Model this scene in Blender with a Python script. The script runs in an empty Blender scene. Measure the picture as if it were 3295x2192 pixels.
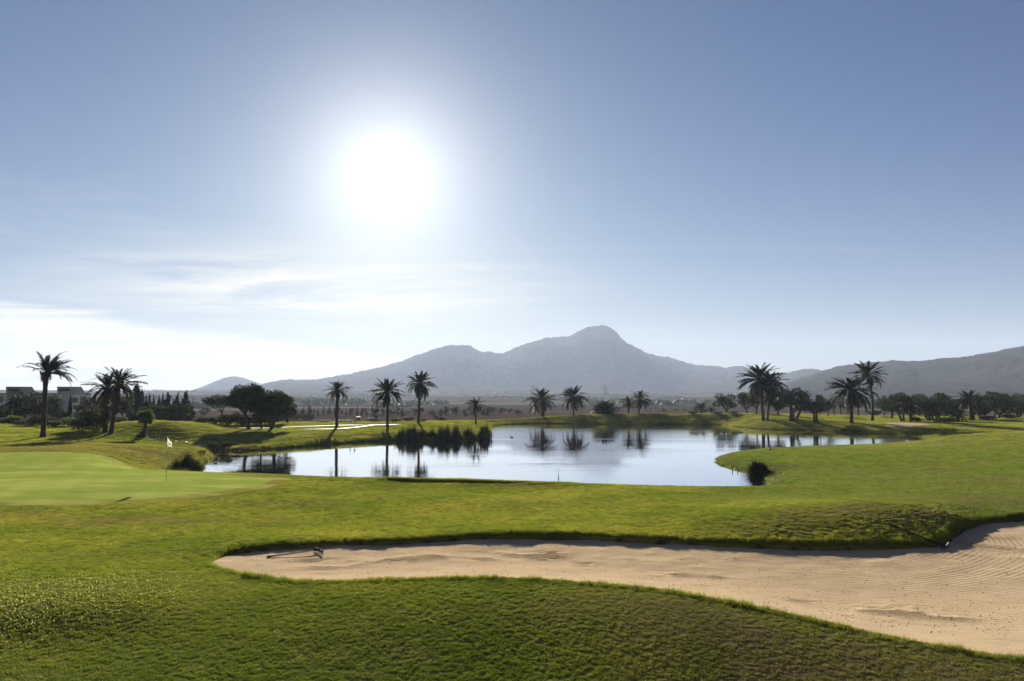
import bpy, math, random
import numpy as np
from mathutils import Vector, Matrix, Euler

random.seed(11)
rng = np.random.default_rng(11)
PI = math.pi
W, H, F = 3295.0, 2192.0, 2563.0          # the photograph's frame and focal length in its pixels
CX, CY, HOR, HC = W / 2, H / 2, 1280.0, 4.3
TH = math.atan((HOR - CY) / F)
cT, sT = math.cos(TH), math.sin(TH)
WATER_Z = -1.6

def ray(u, v):
    x, y = (u - CX) / F, -(v - CY) / F
    return np.array([x, cT - y * sT, sT + y * cT])
def at_z(u, v, z):
    d = ray(u, v); t = (z - HC) / d[2]
    return np.array([d[0] * t, d[1] * t, z])
def at_y(u, v, Y):
    d = ray(u, v); t = Y / d[1]
    return np.array([d[0] * t, Y, HC + d[2] * t])

# ------------------------------------------------------------------ camera, sky, sun, exposure
scene = bpy.context.scene
COL = scene.collection
cam_d = bpy.data.cameras.new('camera'); cam = bpy.data.objects.new('camera', cam_d); COL.objects.link(cam)
cam.location = (0, 0, HC); cam.rotation_euler = (PI / 2 + TH, 0, 0)
cam_d.sensor_width = 36.0; cam_d.lens = F / W * 36.0; cam_d.clip_start = 0.1; cam_d.clip_end = 60000
scene.camera = cam

SUN = ray(1247, 560); SUN /= np.linalg.norm(SUN)
SUN_EL, SUN_AZ = math.asin(SUN[2]), math.atan2(SUN[0], SUN[1])
SUN_POWER, SKY_STRENGTH, EXPOSURE, HAZE = 5.0, 0.05, 1.42, 0.000095

scene.view_settings.view_transform = 'Standard'
scene.view_settings.look = 'None'
scene.view_settings.gamma = 1.0
scene.view_settings.use_curve_mapping = False
scene.view_settings.exposure = EXPOSURE
scene.cycles.max_bounces = 7
scene.cycles.diffuse_bounces = 3
scene.cycles.glossy_bounces = 3
scene.cycles.transmission_bounces = 4
scene.cycles.transparent_max_bounces = 8
scene.cycles.volume_bounces = 1
scene.cycles.sample_clamp_indirect = 6.0
scene.cycles.sample_clamp_direct = 12.0
scene.cycles.use_denoising = True
scene.cycles.use_adaptive_sampling = False

class NT:
    """small helper for node trees"""
    def __init__(s, tree): s.t = tree; s.n = tree.nodes; s.l = tree.links
    def new(s, typ, **kw):
        nd = s.n.new(typ)
        for k, v in kw.items():
            if k.startswith('i_'):
                key = k[2:]
                key = int(key) if key.isdigit() else key.replace('_', ' ')
                s.put(nd.inputs[key], v)
            else: setattr(nd, k, v)
        return nd
    def put(s, sock, v):
        if isinstance(v, bpy.types.NodeSocket): s.l.new(v, sock)
        elif v is not None: sock.default_value = v
    def math(s, op, a, b=None, c=None, clamp=False):
        nd = s.n.new('ShaderNodeMath'); nd.operation = op; nd.use_clamp = clamp
        s.put(nd.inputs[0], a)
        if b is not None: s.put(nd.inputs[1], b)
        if c is not None: s.put(nd.inputs[2], c)
        return nd.outputs[0]
    def vmath(s, op, a, b=None):
        nd = s.n.new('ShaderNodeVectorMath'); nd.operation = op
        s.put(nd.inputs[0], a)
        if b is not None: s.put(nd.inputs[1], b)
        return nd.outputs['Value'] if op in ('DOT_PRODUCT', 'LENGTH', 'DISTANCE') else nd.outputs[0]
    def mix(s, f, a, b, blend='MIX'):
        nd = s.n.new('ShaderNodeMix'); nd.data_type = 'RGBA'; nd.blend_type = blend
        s.put(nd.inputs[0], f)
        for i, v in ((6, a), (7, b)):
            if isinstance(v, (tuple, list)): v = tuple(v) + ((1,) if len(v) == 3 else ())
            s.put(nd.inputs[i], v)
        return nd.outputs[2]
    def noise(s, vec, scale, detail=3, rough=0.55, dist=0.0):
        nd = s.n.new('ShaderNodeTexNoise')
        if vec is not None: s.l.new(vec, nd.inputs['Vector'])
        nd.inputs['Scale'].default_value = scale; nd.inputs['Detail'].default_value = detail
        nd.inputs['Roughness'].default_value = rough; nd.inputs['Distortion'].default_value = dist
        return nd.outputs['Fac']
    def remap(s, v, a, b, c=0.0, d=1.0, smooth=False):
        nd = s.n.new('ShaderNodeMapRange'); nd.interpolation_type = 'SMOOTHSTEP' if smooth else 'LINEAR'
        s.put(nd.inputs[0], v)
        for i, x in enumerate((a, b, c, d)): nd.inputs[i + 1].default_value = x
        return nd.outputs[0]

world = bpy.data.worlds.new('World'); scene.world = world; world.use_nodes = True
wn = NT(world.node_tree); wn.n.clear()
sky = wn.new('ShaderNodeTexSky', sky_type='NISHITA', sun_disc=False, sun_elevation=SUN_EL, sun_rotation=SUN_AZ,
             altitude=50.0, air_density=1.0, dust_density=0.3, ozone_density=2.5)
tc = wn.new('ShaderNodeTexCoord')
dirv = wn.vmath('NORMALIZE', tc.outputs['Generated'])
sep = wn.new('ShaderNodeSeparateXYZ', i_0=dirv)
dz = sep.outputs[2]
cosang = wn.vmath('DOT_PRODUCT', dirv, tuple(SUN))
ang = wn.math('ARCCOSINE', wn.math('MINIMUM', cosang, 0.999999))
deg = wn.math('MULTIPLY', ang, 180 / PI)
def gauss(sig, amp, p=2.0):
    e = wn.math('POWER', wn.math('DIVIDE', deg, sig), p)
    return wn.math('MULTIPLY', wn.math('EXPONENT', wn.math('MULTIPLY', e, -1.0)), amp)
glow = wn.math('ADD', gauss(1.5, 4.0, 2.0), gauss(4.7, 6.3, 1.45))
tint = wn.new('ShaderNodeCombineXYZ', i_0=wn.remap(deg, 5, 48, .36, .140), i_1=wn.remap(deg, 5, 48, .40, .232), i_2=wn.remap(deg, 5, 48, .455, .455)).outputs[0]
skyc = wn.vmath('MULTIPLY', sky.outputs[0], tint)
glowc = wn.new('ShaderNodeCombineXYZ', i_0=glow, i_1=wn.math('MULTIPLY', glow, 0.98), i_2=wn.math('MULTIPLY', glow, 0.92)).outputs[0]
base = wn.vmath('ADD', skyc, glowc)
# pale horizon air
hz = wn.math('EXPONENT', wn.math('MULTIPLY', wn.math('ABSOLUTE', dz), -10.0))
# thin clouds, seen through a flat layer far overhead
den = wn.math('ADD', wn.math('MAXIMUM', dz, 0.0), 0.045)
cx = wn.math('DIVIDE', sep.outputs[0], den); cy = wn.math('DIVIDE', sep.outputs[1], den)
cv = wn.new('ShaderNodeCombineXYZ', i_0=wn.math('MULTIPLY', cx, 0.42), i_1=wn.math('MULTIPLY', cy, 1.0), i_2=0.0).outputs[0]
cn = wn.noise(cv, 0.55, 8, 0.66, 1.1)
# left low bank, centre streaks
azl = wn.math('ARCTAN2', sep.outputs[0], sep.outputs[1])
eln = wn.math('ARCSINE', dz)
wob = wn.math('MULTIPLY', wn.math('SUBTRACT', wn.noise(cv, 0.9, 5), 0.5), 0.055)
topl = wn.math('ADD', wn.math('MULTIPLY', azl, -0.107), 0.040)      # bank top sinks to the right
bank = wn.remap(wn.math('SUBTRACT', wn.math('ADD', topl, wob), eln), -0.006, 0.010, 0, 1, True)
bank = wn.math('MULTIPLY', bank, wn.math('MULTIPLY', wn.remap(cn, 0.34, 0.60, 0.45, 1.0), wn.remap(wn.noise(cv, 2.2, 5, .6, .4), .3, .6, .6, 1.0)))
bank = wn.math('MULTIPLY', bank, wn.remap(azl, 0.05, -0.22, 0, 1, True))
e1 = wn.math('DIVIDE', wn.math('SUBTRACT', eln, 0.135), 0.036); e2 = wn.math('DIVIDE', wn.math('ADD', azl, 0.24), 0.20)
stre = wn.math('EXPONENT', wn.math('MULTIPLY', wn.math('ADD', wn.math('MULTIPLY', e1, e1), wn.math('MULTIPLY', e2, e2)), -1.0))
stre = wn.math('MULTIPLY', stre, wn.math('MULTIPLY', wn.remap(cn, 0.33, 0.54, 0.0, 1.0, True), wn.remap(wn.noise(cv, 2.6, 5, .6, .5), .3, .62, .35, 1.0)))
cir = wn.math('MULTIPLY', wn.remap(cn, 0.52, 0.75, 0, 0.28, True), wn.remap(dz, 0.02, 0.12, 0, 1))
cir = wn.math('MULTIPLY', cir, wn.remap(dz, 0.32, 0.16, 0, 1))
SKYK = 1.0
hcol = wn.mix(wn.math('MULTIPLY', hz, 0.92), base, (3.7, 3.8, 3.35))
wcol = wn.mix(wn.math('MAXIMUM', wn.math('MULTIPLY', bank, 0.95), wn.math('MAXIMUM', wn.math('MULTIPLY', stre, 1.5, clamp=True), cir)), hcol, (7.6, 7.2, 6.2))
bg = wn.new('ShaderNodeBackground', i_Strength=SKY_STRENGTH); wn.put(bg.inputs['Color'], wcol)
wn.l.new(bg.outputs[0], wn.new('ShaderNodeOutputWorld').inputs['Surface'])

sl = bpy.data.lights.new('sun', 'SUN'); sl.energy = SUN_POWER; sl.angle = math.radians(0.6); sl.color = (1.0, 0.93, 0.80)
so = bpy.data.objects.new('sun', sl); COL.objects.link(so); so.rotation_euler = Vector(SUN).to_track_quat('Z', 'Y').to_euler()

# ------------------------------------------------------------------ helpers
def link(o, parent=None):
    COL.objects.link(o)
    if parent is not None: o.parent = parent
    return o
def mesh_np(name, V, faces_flat, nper, mats=(), smooth=True):
    """V (n,3); faces_flat (m*nper) indices"""
    me = bpy.data.meshes.new(name)
    V = np.ascontiguousarray(V, dtype=np.float32); Fl = np.ascontiguousarray(faces_flat, dtype=np.int32).ravel()
    m = len(Fl) // nper
    me.vertices.add(len(V)); me.vertices.foreach_set('co', V.ravel())
    me.loops.add(len(Fl)); me.loops.foreach_set('vertex_index', Fl)
    me.polygons.add(m); me.polygons.foreach_set('loop_start', np.arange(m, dtype=np.int32) * nper)
    me.polygons.foreach_set('use_smooth', np.full(m, smooth, dtype=bool))
    for mt in mats: me.materials.append(mt)
    me.update(calc_edges=True)
    return me
def attr(me, name, vals, typ='FLOAT'):
    a = me.attributes.new(name, typ, 'POINT')
    if typ == 'FLOAT': a.data.foreach_set('value', np.ascontiguousarray(vals, dtype=np.float32).ravel())
    else: a.data.foreach_set('vector', np.ascontiguousarray(vals, dtype=np.float32).ravel())
def tag(o, label=None, cat=None, group=None, kind=None):
    if label: o['label'] = label
    if cat: o['category'] = cat
    if group: o['group'] = group
    if kind: o['kind'] = kind
    return o
def empty(name, loc, rz=0.0):
    e = bpy.data.objects.new(name, None); e.empty_display_size = 0.3; COL.objects.link(e)
    e.location = tuple(loc); e.rotation_euler = (0, 0, rz); return e

class MB:
    def __init__(s): s.v = []; s.f = []
    def add(s, vs, fs):
        o = len(s.v); s.v += [tuple(map(float, p)) for p in vs]; s.f += [tuple(i + o for i in f) for f in fs]; return s
    def box(s, a, b):
        (x0, y0, z0), (x1, y1, z1) = a, b
        return s.add([(x0,y0,z0),(x1,y0,z0),(x1,y1,z0),(x0,y1,z0),(x0,y0,z1),(x1,y0,z1),(x1,y1,z1),(x0,y1,z1)],
                     [(3,2,1,0),(4,5,6,7),(0,1,5,4),(1,2,6,5),(2,3,7,6),(3,0,4,7)])
    def prism(s, pts, y0, y1):
        """outline in x,z extruded along y"""
        n = len(pts)
        vs = [(x, y0, z) for x, z in pts] + [(x, y1, z) for x, z in pts]
        fs = [tuple(range(n)), tuple(range(2 * n - 1, n - 1, -1))] + [(i, i + n, (i + 1) % n + n, (i + 1) % n) for i in range(n)]
        return s.add(vs, fs)
    def tube(s, pts, rad, n=7, cap=True):
        pts = [Vector(p) for p in pts]; rs = rad if hasattr(rad, '__len__') else [rad] * len(pts)
        rings = []; vs = []
        prev = None
        for i, p in enumerate(pts):
            t = (pts[min(i + 1, len(pts) - 1)] - pts[max(i - 1, 0)]).normalized()
            a = t.orthogonal().normalized() if prev is None else (prev - t * prev.dot(t)).normalized()
            prev = a; b = t.cross(a)
            for k in range(n):
                q = 2 * PI * k / n; vs.append(p + (a * math.cos(q) + b * math.sin(q)) * rs[i])
        fs = []
        for i in range(len(pts) - 1):
            for k in range(n):
                fs.append((i*n+k, i*n+(k+1) % n, (i+1)*n+(k+1) % n, (i+1)*n+k))
        if cap: fs += [tuple(range(n - 1, -1, -1)), tuple(range((len(pts)-1)*n, len(pts)*n))]
        return s.add(vs, fs)
    def build(s, name, mat, parent=None, loc=(0, 0, 0), smooth=False):
        me = bpy.data.meshes.new(name); me.from_pydata(s.v, [], s.f); me.materials.append(mat)
        if smooth:
            for p in me.polygons: p.use_smooth = True
        me.update()
        o = bpy.data.objects.new(name, me); link(o, parent); o.location = tuple(loc); return o

def _hash(ix, iy, seed):
    h = (ix.astype(np.int64) * 374761393 + iy.astype(np.int64) * 668265263 + seed * 1442695041) & 0xffffffff
    h = ((h ^ (h >> 13)) * 1274126177) & 0xffffffff
    return ((h ^ (h >> 16)) & 0xffffff) / float(0xffffff)
def vnoise(x, y, seed=0):
    ix, iy = np.floor(x), np.floor(y); fx, fy = x - ix, y - iy
    fx = fx * fx * (3 - 2 * fx); fy = fy * fy * (3 - 2 * fy)
    a, b = _hash(ix, iy, seed), _hash(ix + 1, iy, seed); c, d = _hash(ix, iy + 1, seed), _hash(ix + 1, iy + 1, seed)
    return (a + (b - a) * fx) * (1 - fy) + (c + (d - c) * fx) * fy - 0.5
def fbm(x, y, octv=4, seed=0, gain=0.5):
    s, a, t = 0, 1.0, 0
    for i in range(octv):
        s = s + a * vnoise(x * 2 ** i + 17.3 * i, y * 2 ** i - 9.1 * i, seed + i); t += a; a *= gain
    return s / t
def sstep(a, b, x):
    t = np.clip((x - a) / (b - a), 0, 1); return t * t * (3 - 2 * t)

def sdf(X, Y, poly):
    """signed distance to a closed polygon, negative inside"""
    P = np.asarray(poly)[:, :2]; n = len(P)
    out = np.empty(len(X))
    for s in range(0, len(X), 60000):
        x, y = X[s:s + 60000, None], Y[s:s + 60000, None]
        a = P; b = np.roll(P, -1, 0)
        ex, ey = (b - a)[:, 0], (b - a)[:, 1]
        t = np.clip(((x - a[:, 0]) * ex + (y - a[:, 1]) * ey) / (ex * ex + ey * ey + 1e-12), 0, 1)
        d = np.sqrt(((x - a[:, 0] - t * ex) ** 2 + (y - a[:, 1] - t * ey) ** 2).min(1))
        c = ((a[:, 1] > y) != (b[:, 1] > y)) & (x < (b[:, 0] - a[:, 0]) * (y - a[:, 1]) / (b[:, 1] - a[:, 1] + 1e-12) + a[:, 0])
        out[s:s + 60000] = np.where(c.sum(1) % 2 == 1, -d, d)
    return out
def smooth_poly(P, it=2):
    P = np.asarray(P, float)[:, :2]
    for _ in range(it):
        Q = np.roll(P, -1, 0); P = np.stack([P * .75 + Q * .25, P * .25 + Q * .75], 1).reshape(-1, 2)
    return P

class TPS:
    def __init__(s, P, z, lam=1e-4):
        s.P = P; n = len(P)
        K = s.k(np.linalg.norm(P[:, None] - P[None], axis=2)) + lam * np.eye(n)
        A = np.zeros((n + 3, n + 3)); A[:n, :n] = K; A[:n, n] = 1; A[:n, n+1:] = P; A[n, :n] = 1; A[n+1:, :n] = P.T
        s.w = np.linalg.solve(A, np.concatenate([z, [0, 0, 0]]))
    @staticmethod
    def k(r): return r * r * np.log(r + 1e-9)
    def __call__(s, Q):
        o = np.empty(len(Q)); n = len(s.P)
        for i in range(0, len(Q), 40000):
            q = Q[i:i + 40000]
            r = np.sqrt(((q[:, None] - s.P[None]) ** 2).sum(2))
            o[i:i + 40000] = s.k(r) @ s.w[:n] + s.w[n] + q @ s.w[n + 1:]
        return o
def lp(X, Y, amax=0.72, dmin=9.0, dmax=215.0):
    D = np.hypot(X, Y); az = np.arctan2(X, Y)
    return np.stack([np.clip(az, -amax, amax) * 1.6, np.log(np.clip(D, dmin, dmax))], 1)

# ------------------------------------------------------------------ the lie of the land
# near edge of the big bunker (crest of the front mound) and its far lip
near_edge = [(676,1803,.0),(710,1822,.02),(766,1840,.05),(875,1860,.12),(974,1868,.2),(1100,1868,.27),(1289,1861,.38),(1545,1855,.5),
             (1715,1861,.55),(1904,1873,.58),(2046,1885,.6),(2200,1905,.6),(2384,1940,.58),(2621,1989,.55),(2857,2041,.5),(3094,2086,.46),(3295,2112,.44),(3700,2170,.4)]
far_edge = [(3700,1655),(3480,1664),(3295,1679),(3165,1692),(3094,1712),(3080,1726),(3042,1756),(2999,1767),(2857,1775),(2597,1776),(2384,1768),(2200,1759),
            (1999,1745),(1810,1740),(1597,1740),(1384,1748),(1100,1762),(1000,1766),(900,1770),(800,1779),(720,1793)]
NE = [at_z(u, v, z) for u, v, z in near_edge]; FE = [at_z(u, v, -0.2) for u, v in far_edge]
bunker_poly = smooth_poly(NE + FE, 2)

ctl = []
def C(u, v, z): ctl.append(at_z(u, v, z))
for u, v, z in near_edge: C(u, v, z)
for (u, v), p in zip(far_edge, FE):
    d = p[:2] / np.linalg.norm(p[:2]); ctl.append(np.array([*(p[:2] + d * 0.35), 0.08 if u > 1500 else 0.04]))
for u, v, z in [
    (0,2192,-.15),(400,2192,-.15),(800,2192,-.1),(1300,2192,-.02),(1647,2192,.02),(2100,2192,.12),(2500,2192,.22),(2900,2192,.3),(3295,2192,.36),(3295,2300,.3),(1647,2400,-.1),(0,2400,-.25),(3295,2400,.25),
    (0,2040,-.05),(300,2030,-.05),(600,2010,.0),(0,1980,.14),(250,1970,.15),(480,1950,.12),(0,1860,.22),(300,1850,.2),(520,1850,.1),(0,1780,.02),(300,1780,.02),(550,1780,.0),
    (1000,2020,.1),(1600,2020,.28),(2200,2060,.38),(700,2000,.02),(800,1920,.1),
    (0,1700,-.05),(400,1700,-.05),(800,1700,-.05),(0,1640,-.08),(300,1635,-.08),(600,1622,-.05),(850,1590,-.03),
    (0,1600,.05),(300,1590,.05),(535,1547,.05),(150,1520,.16),(400,1500,.14),(0,1449,.33),(200,1446,.35),(330,1450,.30),(500,1480,.15),(640,1508,0),(760,1530,.03),(900,1545,.0),
    (1000,1600,-.04),(1000,1680,-.1),(1400,1600,0),(1400,1680,-.05),(1647,1600,0),(1650,1690,.02),
    (1215,1545,.0),(1300,1560,-.15),(1500,1564,-.17),(1700,1567,-.17),(1845,1556,.0),(1300,1536,.09),(1500,1541,.09),(1700,1545,.09),
    (2000,1590,0),(2000,1670,.08),(2300,1600,-.05),(2200,1690,.16),(2450,1680,.38),(2700,1664,.50),(2900,1652,.52),(3060,1642,.46),(3295,1645,.2),(3500,1620,.1),
    (2700,1600,.0),(2600,1560,-.3),(2900,1580,-.05),(3295,1570,-.05),(2560,1520,-.75),(2600,1480,-.9),(2900,1500,-.75),(3295,1500,-.35),(2700,1450,-.95),(2900,1438,-1.25),(2900,1421,-1.64),(2950,1418,-1.64),(2985,1416,-1.6),(2850,1426,-1.62),(2800,1429,-1.6),(2950,1430,-1.4),(2850,1440,-1.25),(2755,1434,-1.5),(3295,1440,-.4),(2400,1475,-1.05),(2500,1460,-1.0),(3050,1415,-.95),
    (3100,1398,-.5),(3295,1385,-.35),(3000,1372,-.25),(3295,1350,.3),(3200,1349,.2),(2950,1355,-.05),(2850,1358,-.2),(3100,1356,.0),(3000,1358,-.05),
    (2740,1362,-.1),(2806,1355,-.1),(2640,1362,.0),(2560,1354,.2),(2460,1352,.3),(2380,1350,.2),(2440,1340,.6),(2300,1329,.8),(2250,1345,.0),(2500,1336,.6),(2600,1345,.3),(2700,1350,0),
    (2000,1331,.7),(2100,1331,.7),(1850,1336,.02),(1745,1341,-.2),(1650,1347,-.5),(1530,1352,.0),(1560,1390,-1.1),(1540,1375,-.7),
    (1400,1362,-.1),(1250,1374,-.25),(1100,1377,-.25),(950,1385,-.3),(1300,1395,-.8),(1100,1400,-.7),(900,1405,-.6),(1250,1356,-.0),(1050,1360,.1),(850,1378,-.2),(750,1385,-.2),(650,1374,.4),(600,1366,.8),(530,1357,1.3),(450,1362,1.1),(400,1366,1.0),
    (800,1415,-.9),(700,1420,-1.0),(620,1405,-.5),(520,1392,.1),(450,1400,-.1),(480,1412,-.6),(560,1422,-1.0),(640,1436,-1.25),(540,1440,-.7),(600,1460,-1.0),(470,1440,-.25),(400,1430,-.1),(560,1470,-.6),
    (340,1396,.1),(138,1405,.05),(0,1372,.5),(0,1400,.15),(250,1380,.2),(100,1375,.5),(200,1425,-.1),(0,1430,-.1),(300,1430,-.12)]:
    C(u, v, z)
for x, y, z in [(-95,165,-.6),(-70,170,-.7),(-50,165,-.8),(-80,200,-1.5),(-45,135,.2),(-40,190,-2.),(-110,120,.5),(0,200,-2.),(-20,180,-1.5),(22,212,-1.6),(8,190,-.2),(15,194,-.02),(4,187,-.45),(22,193,.1),(42,212,-1.),(70,205,.2),(100,190,.2),(120,170,.3),(60,150,.1),(-60,60,.2),(60,40,.0),(-30,25,.05),(-28,45,.05)]:
    ctl.append(np.array([x, y, z]))
ctl = np.array(ctl)
base_rbf = TPS(lp(ctl[:, 0], ctl[:, 1]), ctl[:, 2], 2e-3)

# sand floor
sc_ = [np.array([p[0], p[1], z - 0.07]) for p, (_, _, z) in zip(NE, near_edge)] + [np.array([p[0], p[1], -0.2]) for p in FE]
for u, v, z in [(900,1810,-.2),(1150,1800,-.22),(1400,1790,-.23),(1700,1800,-.24),(2000,1810,-.25),(2300,1830,-.25),(2600,1860,-.26),(2900,1890,-.26),(3200,1850,-.24),(3295,1950,-.18),
                (2700,1935,-.2),(3000,1980,-.15),(2300,1875,-.15),(1900,1845,-.12),(1500,1832,-.1),(1100,1845,-.08),(3500,1850,-.2)]:
    sc_.append(at_z(u, v, z))
sc_ = np.array(sc_)
sand_rbf = TPS(lp(sc_[:, 0], sc_[:, 1], 0.9, 6, 60), sc_[:, 2], 1e-3)
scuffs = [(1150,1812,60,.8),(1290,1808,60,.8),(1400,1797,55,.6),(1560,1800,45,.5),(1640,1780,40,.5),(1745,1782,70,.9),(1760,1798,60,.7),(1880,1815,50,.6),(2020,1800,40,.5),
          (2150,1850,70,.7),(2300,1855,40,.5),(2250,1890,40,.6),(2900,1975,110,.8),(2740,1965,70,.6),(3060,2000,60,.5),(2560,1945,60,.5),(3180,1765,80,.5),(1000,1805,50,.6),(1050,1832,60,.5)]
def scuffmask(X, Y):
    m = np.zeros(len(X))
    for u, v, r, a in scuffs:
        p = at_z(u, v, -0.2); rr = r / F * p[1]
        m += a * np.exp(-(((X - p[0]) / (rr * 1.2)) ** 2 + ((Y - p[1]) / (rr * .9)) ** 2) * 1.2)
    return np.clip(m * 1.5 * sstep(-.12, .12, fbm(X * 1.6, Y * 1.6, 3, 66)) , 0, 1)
def sandh(X, Y):
    z = sand_rbf(lp(X, Y, 0.9, 6, 60))
    m = np.zeros_like(z)
    for u, v, r, a in scuffs:
        p = at_z(u, v, -0.2); rr = r / F * p[1]
        m += a * np.exp(-(((X - p[0]) / rr) ** 2 + ((Y - p[1]) / (rr * 1.1)) ** 2))
    z = z + 0.10 * sstep(19, 23, Y) * (0.45 + 1.0 * fbm(X / 1.3, Y / 1.3, 3, 101)) + np.clip(m, 0, 1) * 0.075 * np.abs(fbm(X * 5, Y * 5, 3, 5)) + 0.02 * fbm(X * 0.8, Y * .8, 2, 9) + 0.012 * fbm(X * 3, Y * 3, 2, 12)
    return z

# the small bunker on the pond-side crest
b2 = [at_z(u, v, z) for u, v, z in [(1226,1537,.06),(1300,1539,.06),(1420,1542,.06),(1560,1545,.06),(1700,1548,.06),(1800,1548,.06),(1832,1552,.0),(1832,1557,-.1),(1780,1562,-.14),(1690,1565,-.16),(1580,1563,-.16),(1420,1561,-.16),(1300,1558,-.14),(1240,1550,-.08)]]
bunker2_poly = smooth_poly(b2, 2)
B2Z = -0.33
b3c = at_z(2925, 1367, -.25)
bunker3_poly = smooth_poly([(b3c[0] + dx, b3c[1] + dy) for dx, dy in [(-3.2,-3),(0,-5),(2.5,-3.5),(3,2),(1.5,6),(-1.5,5),(-3.4,2)]], 2)

# pond outline: what the photograph shows of it lies on the water plane, the shore hidden behind the near crest is set back from it
vis = [(640,1500),(665,1485),(690,1470),(668,1456),(640,1447),(690,1450),(760,1452),(850,1448),(940,1441),(1020,1434),(1100,1427),(1200,1421),(1275,1419),(1350,1421),(1430,1419),(1500,1414),(1560,1412),(1578,1404),(1577,1388),(1572,1376),
       (1590,1368),(1700,1363),(1800,1364),(2000,1366),(2200,1367),(2325,1367),(2338,1371),(2420,1380),(2540,1384),(2640,1386),(2720,1391),(2800,1394),(2900,1399),(2960,1407),(2995,1416),
       (2900,1422),(2755,1431),(2600,1440),(2500,1446),(2410,1452),(2340,1464),(2303,1477),(2300,1488),(2330,1500),(2395,1516),(2440,1524),(2475,1533)]
pond = [at_z(u, v, WATER_Z)[:2] for u, v in vis]
for u, v in [(2440,1545),(2370,1550),(2200,1555),(2000,1555),(1850,1554),(1650,1545),(1450,1541),(1230,1535),(1100,1527),(1000,1522),(850,1517),(720,1513),(650,1512)]:
    p = at_z(u, v, 0.02)[:2]; pond.append(p * (1 + 6.3 / np.linalg.norm(p)))
pond_poly = smooth_poly(pond, 2)

def plainh(D, az=None):
    return np.interp(np.log(D), np.log([200, 280, 600, 1200, 2000, 2600, 3200, 4000, 9000]), [-1.2, -3, -4, -3, 6, 20, 30, 30, 30])
def smin(a, b, k):
    h = np.clip(0.5 + 0.5 * (b - a) / k, 0, 1); return b * (1 - h) + a * h - k * h * (1 - h)
def ground(X, Y, micro=True):
    X = np.asarray(X, float); Y = np.asarray(Y, float)
    D = np.hypot(X, Y); z = np.empty(len(X)); near = D < 330
    t = sstep(190, 290, D)
    zp = plainh(np.maximum(D, 200)) + sstep(300, 900, D) * 6 * fbm(X / 400, Y / 400, 3, 31)
    zb = np.zeros(len(X)); zb[near] = base_rbf(lp(X[near], Y[near]))
    if micro:
        am = np.clip(D / 25, .35, 1.6)
        zb = zb + am * (0.045 * fbm(X / 3.2, Y / 3.2, 3, 3) + .010 * fbm(X / .8, Y / .8, 2, 44)) + 0.12 * sstep(50, 110, D) * fbm(X / 14, Y / 14, 3, 8)
    z = zb * (1 - t) + zp * t
    mp = (D > 38) & (D < 240) & (Y > 0)
    if mp.any():
        d = sdf(X[mp], Y[mp], pond_poly)
        d = d + 0.25 * fbm(X[mp] / 1.7, Y[mp] / 1.7, 3, 21)
        bank = WATER_Z + np.where(d > 0, 0.06 + 0.27 * d, np.maximum(0.5 * d, -1.4))
        z[mp] = np.where(d > 25, z[mp], smin(z[mp], bank, 0.35) )
        z[mp] = np.where(d < 0.2, np.minimum(z[mp], WATER_Z + 0.5 * (d - .12)), z[mp])
    mb = (D < 45) & (Y > 5)
    if mb.any():
        d = sdf(X[mb], Y[mb], bunker_poly) + .16 * fbm(X[mb] / .45, Y[mb] / .45, 3, 51)
        z[mb] -= .11 * sstep(.45, .0, d) * sstep(19, 22, Y[mb]); s = sandh(X[mb], Y[mb]) - 0.25
        k = sstep(0.02, -0.12, d); z[mb] = z[mb] * (1 - k) + s * k
        d = sdf(X[mb], Y[mb], bunker2_poly); k = sstep(0.05, -0.15, d); z[mb] = z[mb] * (1 - k) + (B2Z - .2) * k
        far = at_z(1550, 1547, 0.)[1]
    return z
def ghit(u, v, d0=6, d1=600):
    """where the sight line of a pixel meets the ground"""
    d = ray(u, v); hor = math.hypot(d[0], d[1])
    D = np.geomspace(d0, d1, 1500); t = D / hor
    g = ground(d[0] * t, d[1] * t); zz = HC + d[2] * t
    k = np.nonzero(zz < g)[0]
    if len(k) == 0: return None
    i = k[0]; return np.array([d[0] * t[i], d[1] * t[i], g[i]])
def gz(x, y): return float(ground(np.array([x]), np.array([y]))[0])

green_poly = smooth_poly([at_z(u, v, z)[:2] for u, v, z in [(-500,1640,-.05),(0,1627,-.02),(330,1622,-.02),(600,1606,0),(850,1572,0),(945,1548,0),(930,1537,0),(800,1527,0),(650,1514,0),(520,1492,.12),(380,1466,.25),(300,1458,.3),(150,1455,.33),(0,1457,.33),(-500,1465,.33)]], 2)
collar_poly = green_poly

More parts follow.
